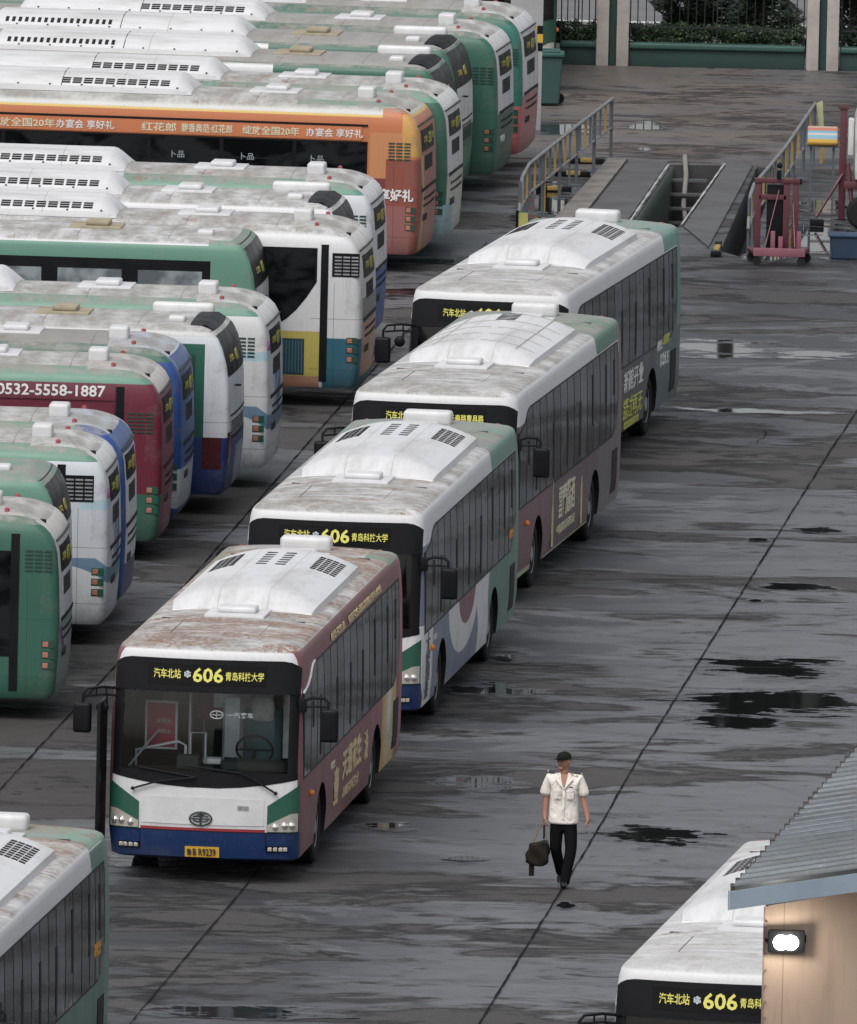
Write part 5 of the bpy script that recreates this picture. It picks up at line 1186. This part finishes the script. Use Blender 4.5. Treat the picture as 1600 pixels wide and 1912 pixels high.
pk_list = [
 ('nearest parked bus, plain green side and white rounded roof end', 'round', (-5.12, 260.96), 3.5, GREEN, RL(GREEN, WHITE, (.52, .50, .48), GREEN, roof=(.52, .50, .48), rlow=(.22, .30, .27), extra=[((.30, .05, .07), SW(.75, .25, 6, 0, .08, B(x1=-5.5, z0=.95, z1=1.32))), ((.06, .08, .25), SW(.60, .25, 6, 0, .09, B(x1=-5.5, z0=.90, z1=1.30))), ((.45, .46, .47), SW(.45, .25, 6, 0, .06, B(x1=-5.5, z0=.85, z1=1.25)))]), dict(win=(.9, 2.38, -5.02), pillar=-5.0, louvre=(-5.12, 2.26, 0), ac='long', mark='K102'), .2),
 ('pale green bus with black glass tail visor between the two nearest white caps', 'visor', (-5.25, 265.6), 3.5, PALEG, [(WHITE, B(x1=-5.5, y0=-1.15, y1=1.15)), (PALEG, B(z0=2.6))] + SPL[:2], dict(win=(.9, 2.3, -4.95), ac=None, notop=1), .05),
 ('white bus with a blue splash and red letter on its side', 'round', (-4.60, 269.45), 3.5, (.56, .58, .62), RL(WHITE, WHITE, (.60, .60, .60), PALEG, extra=SPL+SPS), dict(win=(1.3, 2.3, -5.05), pillar=-4.93, louvre=(-4.98, 2.28, 1), rec=M_podg), .25),
 ('blue bus with a white engine cover behind the white splash bus', 'round', (-4.42, 272.15), 3.5, BLUE, RL(BLUE, (.60, .61, .64), (.45, .48, .55), PALEG, rlow=(.09, .10, .20), zrl=.85, extra=[(BLUE, B(x1=-5.0, y0=.98, z1=2.9)), (BLUE, B(x1=-4.6, y0=-1.0, y1=1.0, z0=2.45, z1=2.74))]), dict(win=(1.3, 2.3, -5.05), ac='long'), .2),
 ('plum bus with a white telephone number along its side', 'round', (-4.0, 279.65), 3.5, PLUM, RL(PLUM, (.20, .04, .07), (.52, .50, .48), PALEG, low=(GREEN, 1.02, -5.06), extra=[((.20, .03, .06), B(x1=-5.35, y0=-1.1, y1=1.08, z1=2.4)), ((.30, .10, .14), B(x1=-5.45, y0=-1.1, y1=.75, z1=1.0))]), dict(win=(1.2, 2.22, -4.95), pillar=-4.98, louvre=(-5.08, 2.10, 0), lc=PLUM, rec=M_podg), .35),
 ('blue bus with a green and grey roof edge beside the plum bus', 'round', (-3.76, 282.75), 4, BLUE, RL(BLUE, (.03, .09, .26), (.45, .48, .55), GREEN, roof=(.22, .21, .20), extra=[(BLUE, B(x1=-4.6, y0=-1.0, y1=1.0, z0=2.42, z1=2.72)), ((.14, .05, .12), B(x1=-5.5, y0=.2, y1=.6, z1=1.0)), ((.45, .48, .5), EL(-5.7, .75, .3, .3, B(x1=-5.6)))]), dict(win=(1.3, 2.3, -5.05), ac='long', mark='K086', rec=M_podg), .1),
 ('white and navy bus with black visor and large red tail light', 'visor', (-3.11, 285.75), 5, (.58, .60, .64), [((.02, .10, .07), B(x0=-5.4, z1=2.62)), (NAVY, B(z1=1.20)), (NAVY, B(x1=-5.5, z1=.95)), ((.5, .5, .5), B(z0=2.72)), ((.25, .28, .36), B(x1=-5.6, y0=-.9, y1=.3, z1=1.0))], dict(win=(1.3, 2.45, -4.5), hatch=M_beige, blister=True, ac='long', acx=(-1.9, 2.6)), .1),
 ('white bus with a blue splash behind the black visored navy bus', 'round', (-2.53, 289.4), 5, WHITE, RL(WHITE, WHITE, (.60, .60, .60), PALEG, extra=SPL+SPS), dict(win=(1.3, 2.3, -5.05), ac='long', num='606', louvre=(-5.0, 2.2, 0), lc=(.4, .4, .42), rec=M_podg, acx=(-1.75, 2.75)), .1),
 ('green and white bus with pale windows, its tail hidden by a white one', 'visor', (-2.85, 298.6), 4.5, PALEG, [(WHITE, B(z0=2.78)), (PALEG, B(x0=-5.0, z0=2.56, z1=2.74)), (PALEG, B(x1=-5.0, z0=2.3, z1=2.86)), (WHITE, B(x0=-1.55, z0=2.3)), (WHITE, B(x1=-5.62, y0=-1.2, y1=1.0))], dict(win=(1.2, 2.54, -4.9), pale=1, hatch=M_beige, ac=None, notop=1), .05),
 ('white and teal bus with a large curved black window and radiator grille', 'round', (-1.17, 300.8), 5.5, (.60, .60, .61), RL(WHITE, (.60, .58, .54), (.58, .57, .55), WHITE, low=((.03, .12, .17), 1.12, -5.15), extra=[((.45, .38, .10), B(x0=-5.1, z1=1.22)), ((.42, .17, .09), B(x0=-4.45, z0=.95, z1=1.22)), ((.40, .21, .14), B(x0=-5.1, z1=.50)), ((.48, .27, .17), B(x1=-5.5, y0=-1.1, y1=1.0, z0=.5, z1=1.35)), ((.22, .23, .20), B(x1=-5.5, y0=-1.1, y1=1.02, z0=1.35, z1=1.75))]), dict(win=(1.22, 2.56, -4.9), curve=1.0, pillar=-5.02, louvre=(-5.16, 2.30, 1), radiator=(-4.05, -4.72, .52, 1.10, (.04, .12, .16))), .25),
 ('white topped bus with a low roof spoiler beside the teal one', 'visor', (-1.50, 304.6), 5.5, (.50, .50, .52), [(WHITE, B(z0=2.4))], dict(win=(1.3, 2.3, -5.1), blister=True, ac='long', acx=(-2.1, 2.4)), .1),
 ('white bus with a green roof edge and blue skirt in front of the orange one', 'round', (-1.03, 308.3), 5.5, (.60, .61, .64), RL(WHITE, WHITE, WHITE, PALEG, low=((.04, .08, .24), 1.3, -5.0), rlow=(.03, .07, .24), extra=[((.5, .52, .6), B(x0=-1.6, z0=2.66, z1=2.9))]), dict(win=(1.3, 2.3, -5.0), ac='long', louvre=(-5.1, 2.2, 0), lc=(.4, .4, .42), acx=(-1.6, 2.9)), .3),
 ('long orange bus with white and yellow slogans above its windows', 'round', (-.31, 321.6), 7, ORG, RL(ORG, (.36, .16, .13), (.50, .48, .45), (.50, .50, .48), extra=[((.60, .42, .12), B(z0=2.655, z1=2.70)), (ORG, B(x1=-5.1, y0=.95, z1=2.82)), (PALEG, B(x1=-3.6, z0=2.83, z1=2.9, y0=.8)), (ORG, B(z0=2.30, z1=2.66)), ((.50, .22, .10), B(-5.6, -4.9, z0=1.55, z1=2.4)), ((.17, .045, .04), B(-5.18, -4.9, z1=1.62)), ((.25, .075, .055), B(x1=-5.18, z1=1.95, y0=.9)), ((.27, .11, .10), B(-5.6, -5.1, z1=1.15)), ((.55, .30, .09), B(x1=-5.45, y0=.95, z0=2.0, z1=2.72)), ((.45, .36, .12), SW(.8, .06, 4, 0, .10, B(x1=-5.5, z1=2.0)))]), dict(win=(1.2, 2.24, -4.72), num='308', ac='long', lc=(.62, .30, .16), louvre=(-5.06, 2.10, 0), mark='K077'), .1),
 ('green bus with a white roof end just behind the orange bus', 'round', (.15, 324.45), 7, GREEN, RL(GREEN, (.58, .58, .58), (.62, .62, .61), PALEG, rlow=(.50, .50, .44), extra=[((.28, .40, .42), B(x1=-5.5, y0=.4, z1=.9))]), dict(win=(1.3, 2.3, -5.05), ac='long', mark='K061', rec=M_podg), .3),
 ('green bus with a black visor and long blister, first of the visored pair', 'visor', (.02, 328.9), 7, GREEN, [((.33, .32, .31), B(z0=2.79, y0=-1.1, y1=1.12)), (WHITE, B(-2.8, z0=2.66, z1=2.82))], dict(win=(1.3, 2.3, -5.4), hatch=M_beige, blister=True, ac='longtall', acx=(-2.35, 2.3)), .1),
 ('green bus with a black visor and white engine cover beside the pair', 'visor', (.29, 332.7), 7, GREEN, [((.33, .32, .31), B(z0=2.79, y0=-1.1, y1=1.12)), (WHITE, B(-2.4, z0=2.66, z1=2.82)), (WHITE, B(x1=-5.5, y0=-1.1, y1=1.05, z0=1.35, z1=2.2)), ((.08, .20, .14), B(x1=-5.5, y0=-1.1, y1=1.05, z0=.6, z1=1.0))], dict(win=(1.3, 2.3, -5.4), hatch=M_beige, blister=True, ac='longtall', acx=(-1.95, 2.7)), .1),
 ('all green bus with dark lower tail, second from the far end', 'round', (1.03, 335.73), 7.5, GREEN, RL(GREEN, WHITE, (.60, .60, .60), GREEN, roof=(.35, .34, .33), rlow=(.06, .12, .09)), dict(win=(1.3, 2.3, -5.05), ac='long', louvre=(-5.15, 2.1, 0), mark='K033', markm=M_wlet, acx=(-1.5, 3.0)), .1),
 ('green bus with a coral red lower tail at the far end of the row', 'round', (1.48, 339.43), 7.5, (.03, .15, .12), RL(GREEN, WHITE, WHITE, GREEN, low=((.45, .13, .13), 1.20, -5.4), rlow=(.42, .18, .19), roof=(.35, .34, .33)), dict(win=(1.3, 2.3, -5.05), ac='long', louvre=(-5.15, 2.1, 0), mark='K019', rec=M_podg), .1)]
PB = []
for i, (lab, kind, cor, deg, base, lay, cfg, rust) in enumerate(pk_list):
    M = paint('bus paint %02d' % i, base, lay, rust=rust, grime=.75, roof=2.86 if kind == 'round' else 2.83)
    PB.append(pk(lab, kind, cor, deg, M, cfg))
def rs(t, s, h, x, z, m, width, bold=.01, out=.006): text('side_lettering', s, h, (x, side_w('round', z)+out, z), 'left', m, t, width=width, bold=bold, kind='round')
ph = PB[4]; rs(ph, '0532-5558-1887', .17, -4.09, 2.545, M_wlet, 1.62, .02, .024)
def panels(t, rows, m, gapm):
    for z0, z1, x0, x1 in rows: obj('advert_panel', side_patch('round', frange(x0, x1, 4), z0, z1, .02, 3), m, t)
panels(ph, [(2.41, 2.66, 2, -5.04), (2.16, 2.37, -3.14, -5.04), (2.16, 2.37, 2, -3.10)], simple('plum panel', PLUM, .35, dirt=.2), None)
org = PB[12]
panels(org, [(2.26, 2.49, 3.5, -4.76)], simple('orange panel', (.52, .17, .07), .4, dirt=.2), None)
obj('gutter_line', side_patch('round', frange(3.5, -4.86, 4), 2.50, 2.535, .022, 1), M_blk, org)
for s, x, w_, m in (('办宴会 享好礼', -4.15, .98, M_wlet), ('绽放全国20年', -3.05, .98, M_plet), ('馥香典范·红花郎', -1.95, .88, M_plet), ('红花郎', -1.12, .60, M_plet), ('办宴会 享好礼', .15, 1.0, M_wlet), ('放全国20年', 1.15, .95, M_plet)): rs(org, s, .15, x-.14, 2.375, m, w_, .015, .024)
rs(org, '享好礼', .22, -5.37, 1.34, M_wlet, .60, .03, .012)
for x in (-4.0, -2.8, -1.6): rs(org, '卜品', .12, x, 1.92, simple('pale glass sticker', (.3, .34, .36), .5, dirt=0), .22, 0, .016)
for b in (PB[2], PB[7]):
    rs(b, 'n', .26, -5.0, .62, simple('dark red letter', (.22, .01, .03), .5, dirt=0), .3, .06)
    text('side_lettering', '净含量:570ml', .10, (-5.18, 1.262, .72), ((0, 0, 1), (1, 0, 0)), M_dlet, b, width=.55, bold=0)
    rs(b, '饮用水', .07, -5.0, .95, M_dlet, .25, 0)
navy = PB[6]
obj('louvre', side_patch('visor', [-4.76, -5.26], 1.35, 2.45, .006, 3), simple('louvre green', (.012, .05, .038), .5, dirt=.2), navy)
bm = bmesh.new()
for i in range(13): bm.from_mesh(side_patch('visor', [-4.82, -5.19], 1.40+i*.078, 1.43+i*.078, .012, 1))
obj('louvre_slats', tomesh('l', bm, 0), M_gap, navy)
bm = bmesh.new()
for i in range(9): bm.from_mesh(side_patch('visor', [-4.75-i*.033, -4.768-i*.033], .52, 1.08, .010, 1))
obj('lower_vent', tomesh('l', bm, 0), M_gap, navy)
for b in (PB[2], PB[7]): text('rear_lettering', 'Cuilai', .14, (endx('round', -1, 1.02, 2.2)-.006, 1.02, 2.2), 'rear', simple('purple script', (.30, .12, .30), .5, dirt=0), b, width=.24, bold=0, kind='round')
# green coach facing the yard behind the post
M = paint('green fronted bus', DKG, [(DKG, B(z0=-5))], grime=.3)
t = thing('green_bus', 'dark green bus nosing in beside the fence behind the post', 'bus', (.92, 360.4, 0), -PI/2); queue_bus(t, M, dict(tk='q', podm=simple('deep green pod', DKG, .3)))
# ================================================================== THE WALKING MAN
def skin(name, V, Eg, m, parent, sub=2, root=0):
    me = bpy.data.meshes.new(name); me.from_pydata([v[:3] for v in V], Eg, []); o = bpy.data.objects.new(name, me); COL.objects.link(o)
    md = o.modifiers.new('s', 'SKIN'); md.use_smooth_shade = True
    for i, v in enumerate(V): sv = me.skin_vertices[0].data[i]; sv.radius = v[3] if isinstance(v[3], tuple) else (v[3], v[3])
    me.skin_vertices[0].data[root].use_root = True
    md2 = o.modifiers.new('u', 'SUBSURF'); md2.levels = sub; md2.render_levels = sub
    C.view_layer.update(); m2 = bpy.data.meshes.new_from_object(o.evaluated_get(C.evaluated_depsgraph_get())); bpy.data.objects.remove(o)
    m2.shade_smooth(); return obj(name, m2, m, parent)
man = thing('person', 'man in a white short-sleeved uniform shirt, black trousers and dark cap walking', 'person', (1.86, 245.45, 0), -.06)
M_skin = simple('skin', (.34, .17, .11), .55, dirt=.1); M_shirt = None
m, nt, bs = new_mat('cream uniform cloth'); v, X, Y, Z = objco(nt); setc(bs.inputs['Base Color'], mix(noise(v, 5, 4, .6, (1, 1, .6)).smooth(.35, .7)*.25, (.78, .73, .67), (.55, .51, .46))); bs.inputs['Roughness'].default_value = .85; bump(bs, noise(v, 7, 3, .55, (1, 1, .6), 1.2), .9, .05); M_shirt = m
M_trou = simple('black trousers', (.006, .006, .008), .85, spec=.08, dirt=.1)
# facing -Y, his left is +X (image right)
BV = [(0, 0, .96, (.15, .10)), (0, 0, 1.15, (.14, .10)), (0, 0, 1.33, (.15, .095)), (0, .01, 1.43, (.10, .072)), (0, 0, 1.50, .054), (-.01, -.015, 1.57, .058), (-.015, -.02, 1.64, (.078, .095)), (-.012, -.01, 1.71, (.072, .09)),
  (.20, .0, 1.42, .058), (.245, .01, 1.18, .046), (.315, -.06, .94, .034), (.325, -.08, .89, .036),       # his left arm
  (-.20, 0, 1.42, .058), (-.235, .01, 1.18, .046), (-.245, -.03, .94, .034), (-.245, -.04, .89, .036),
  (.09, 0, .88, .09), (.112, -.08, .50, .055), (.03, -.12, .10, .04), (.03, -.15, .05, .035),
  (-.09, 0, .88, .09), (-.098, -.01, .50, .055), (-.03, .24, .16, .04), (-.03, .21, .09, .035)]
BE = [(0, 1), (1, 2), (2, 3), (3, 4), (4, 5), (5, 6), (6, 7), (3, 8), (8, 9), (9, 10), (10, 11), (3, 12), (12, 13), (13, 14), (14, 15), (0, 16), (16, 17), (17, 18), (18, 19), (0, 20), (20, 21), (21, 22), (22, 23)]
def finger(V, Eg, base, root, d, l, curl, r):
    p = Vector(root); V.append((*p, r)); i = len(V)-1; Eg.append((base, i)); dd = Vector(d).normalized()
    for k in range(3):
        dd = (dd + Vector(curl)*.45).normalized(); p = p + dd*l*(.42, .33, .25)[k]; V.append((*p, r*(.95, .85, .7)[k])); Eg.append((len(V)-2, len(V)-1))
for base, hx, hy, hz, s in ((11, .325, -.08, .89, 1), (15, -.245, -.04, .89, -1)):
    for k, (off, l) in enumerate(((-.028, .072), (-.010, .08), (.010, .076), (.026, .06))):
        finger(BV, BE, base, (hx+s*.004, hy+off, hz-.045), (0, off*.6, -1), l, (-s*.9, 0, .2 if s > 0 else .8), .0095)
    finger(BV, BE, base, (hx-s*.012, hy-.038, hz-.012), (-s*.3, -.5, -.8), .06, (-s*.3, 0, -.3), .011)
body = skin('body', BV, BE, M_skin, man)
bm = bmesh.new()                                          # face features, ears
hp = Matrix.Translation((-.015, -.02, 1.655)) @ Matrix.Rotation(-.45, 4, 'Z')
bmesh.ops.create_uvsphere(bm, u_segments=20, v_segments=16, radius=1, matrix=hp @ Matrix.Diagonal((.078, .098, .118, 1)))
def sph(c, r): bmesh.ops.create_uvsphere(bm, u_segments=10, v_segments=8, radius=1, matrix=hp @ Matrix.Translation(c) @ Matrix.Diagonal((*r, 1)))
sph((0, -.10, -.015), (.014, .022, .028)); sph((0, -.08, -.085), (.035, .03, .028)); sph((.078, .01, -.01), (.012, .022, .032)); sph((-.078, .01, -.01), (.012, .022, .032)); sph((0, -.092, -.052), (.026, .01, .008)); sph((.032, -.085, .012), (.02, .012, .01)); sph((-.032, -.085, .012), (.02, .012, .01)); sph((0, -.02, -.14), (.05, .055, .06))
obj('head', tomesh('h', bm, 60), M_skin, man)
bm = bmesh.new(); 
for s in (1, -1): sph((s*.030, -.093, .008), (.012, .006, .006)); sph((s*.032, -.094, .030), (.02, .006, .005))
sph((0, -.101, -.052), (.02, .004, .003)); obj('eyes', tomesh('h', bm, 60), simple('dark eyes and brows', (.02, .015, .012), .5, dirt=0), man)
bm = bmesh.new(); sph((0, .025, .02), (.082, .09, .09)); obj('hair', tomesh('h', bm, 60), simple('black hair', (.01, .01, .01), .6, dirt=0), man)
bm = bmesh.new(); bmesh.ops.create_uvsphere(bm, u_segments=24, v_segments=14, radius=1, matrix=hp @ Matrix.Translation((0, .008, .045)) @ Matrix.Diagonal((.093, .112, .085, 1)))
bmesh.ops.delete(bm, geom=[v_ for v_ in bm.verts if v_.co.z < 1.69], context='VERTS')
n = 12; top_ = []; bot_ = []
for k in range(n+1):
    a = -PI*.12-PI*.76*k/n; q = hp @ Vector((.085*math.cos(a), .10*math.sin(a), .045)); q2 = hp @ Vector((.088*math.cos(a), .10*math.sin(a)-.075*math.sin(PI*k/n)**.7, .030)); top_.append(bm.verts.new(q)); bot_.append(bm.verts.new(q2))
for k in range(n): bm.faces.new((top_[k], top_[k+1], bot_[k+1], bot_[k]))
bmesh.ops.solidify(bm, geom=bm.faces[:], thickness=.006); obj('cap', tomesh('c', bm, 50), simple('dark olive cap', (.012, .014, .010), .85, spec=.08, dirt=.2), man)
SVv = [(0, 0, .82, (.222, .155)), (0, 0, .86, (.222, .155)), (0, 0, 1.06, (.205, .14)), (0, 0, 1.25, (.198, .135)), (0, .01, 1.40, (.175, .115)), (0, .012, 1.455, (.145, .098)), (0, .015, 1.505, (.092, .086)), (.19, 0, 1.425, .083), (.24, .005, 1.30, .078), (.268, .0, 1.18, .086), (-.19, 0, 1.425, .083), (-.236, .005, 1.30, .078), (-.258, .0, 1.18, .086)]
sh_ = skin('shirt', SVv, [(0, 1), (1, 2), (2, 3), (3, 4), (4, 5), (5, 6), (4, 7), (7, 8), (8, 9), (4, 10), (10, 11), (11, 12)], M_shirt, man, 3)
TV = [(0, 0, 1.02, (.16, .11)), (0, 0, .90, (.172, .125)), (.088, -.01, .78, .104), (.112, -.08, .50, .082), (.06, -.12, .22, .074), (.03, -.13, .02, .070), (-.088, .0, .78, .104), (-.098, -.01, .50, .082), (-.055, .12, .30, .073), (-.03, .24, .12, .066)]
skin('trousers', TV, [(0, 1), (1, 2), (2, 3), (3, 4), (4, 5), (1, 6), (6, 7), (7, 8), (8, 9)], M_trou, man, 3)
for (x, y, z, tl) in ((.03, -.18, .0, 0), (-.03, .18, .04, .45)):
    bm = bmesh.new(); mt = Matrix.Translation((x, y, z)) @ Matrix.Rotation(tl, 4, 'X')
    bmesh.ops.create_uvsphere(bm, u_segments=16, v_segments=10, radius=1, matrix=mt @ Matrix.Translation((0, 0, .05)) @ Matrix.Diagonal((.048, .13, .05, 1)))
    for v_ in bm.verts: v_.co.z = max(v_.co.z, z if tl else .0)
    obj('shoe', tomesh('s', bm, 50), simple('black shoe', (.01, .01, .01), .35, dirt=0), man)
for s in (1, -1):
    bm = bmesh.new(); bx(bm, -.035, .045, -.03, .03, -.008, .008, .006); e = obj('epaulette', tomesh('e', bm, 40), simple('navy epaulette', (.02, .03, .06), .7, dirt=0), man, (s*.165, -.01, 1.505), (0, s*.30, 0 if s > 0 else PI)); 
    bm = bmesh.new(); bx(bm, .048, .062, -.028, .028, -.008, .012); obj('gold_bar', tomesh('e', bm, 0), M_gold, e)
bm = bmesh.new()
for s in (1, -1): prism(bm, [(s*.003, 1.30), (s*.036, 1.42), (s*.050, 1.51), (s*.085, 1.505), (s*.115, 1.43), (s*.075, 1.385)], -.166, -.15, 'y')
for v_ in bm.verts: v_.co.y += max(0, v_.co.z-1.30)*.34
obj('collar', tomesh('c', bm, 30), M_shirt, man)
bm = bmesh.new(); prism(bm, [(-.05, 1.50), (.05, 1.50), (.034, 1.42), (.0, 1.315), (-.034, 1.42)], -.158, -.14, 'y')
for v_ in bm.verts: v_.co.y += max(0, v_.co.z-1.30)*.34
obj('open_neck', tomesh('c', bm, 30), M_skin, man)
bm = bmesh.new()
for s in (1, -1): bx(bm, s*.085-.048, s*.085+.048, -.146, -.136, 1.17, 1.29, .006); bx(bm, s*.085-.05, s*.085+.05, -.150, -.140, 1.26, 1.295, .005)
bx(bm, -.016, .016, -.150, -.137, .90, 1.32, .004); obj('shirt_pockets', tomesh('c', bm, 30), M_shirt, man)
bm = bmesh.new(); bx(bm, .07, .12, -.152, -.144, 1.325, 1.338)
for z in (.98, 1.07, 1.16, 1.25): bx(bm, -.005, .005, -.146, -.141, z, z+.01)
obj('name_badge', tomesh('c', bm, 0), M_blk, man)
bag = thing('handbag', 'dark soft bag with strap hanging from the walking man\'s hand', 'bag', (1.56, 245.38, .30), -.06)
M_bag = simple('dark brown leather', (.014, .011, .009), .6, spec=.15, dirt=.3, dscale=6)
bm = bmesh.new(); bx(bm, -.13, .13, -.07, .07, .0, .30, .05, 4)
bmesh.ops.subdivide_edges(bm, edges=bm.edges[:], cuts=3, use_grid_fill=True)
for v_ in bm.verts:
    z = v_.co.z; v_.co.x *= .86+.30*math.sin(max(0, min(1, (.30-z)/.30))*2.4)**1 ; v_.co.x += -.05*(1-z/.3)+.012*math.sin(z*40+v_.co.y*30); v_.co.y += .012*math.sin(z*30+v_.co.x*25); v_.co.z += -.03*math.cos(v_.co.x*11)*(z < .15)+.02*math.sin(v_.co.x*22)*(z > .25)
obj('bag_body', tomesh('b', bm, 50), M_bag, bag)
bm = bmesh.new(); tube(bm, [(-.09, 0, .28), (-.03, 0, .45), (.03, -.0, .565), (.05, 0, .56), (.06, 0, .42), (.10, 0, .28)], .009, 6); obj('handle', tomesh('b', bm, 50), simple('tan strap', (.20, .15, .09), .7), bag)
bm = bmesh.new(); bx(bm, -.14, -.07, -.015, .015, -.16, .04, .01); bx(bm, .035, .06, -.01, .01, .33, .52, .005); obj('hanging_strap', tomesh('b', bm, 30), M_bag, bag)
flush_texts()
for m_ in [m_ for m_ in bpy.data.meshes if m_.users == 0]: bpy.data.meshes.remove(m_)
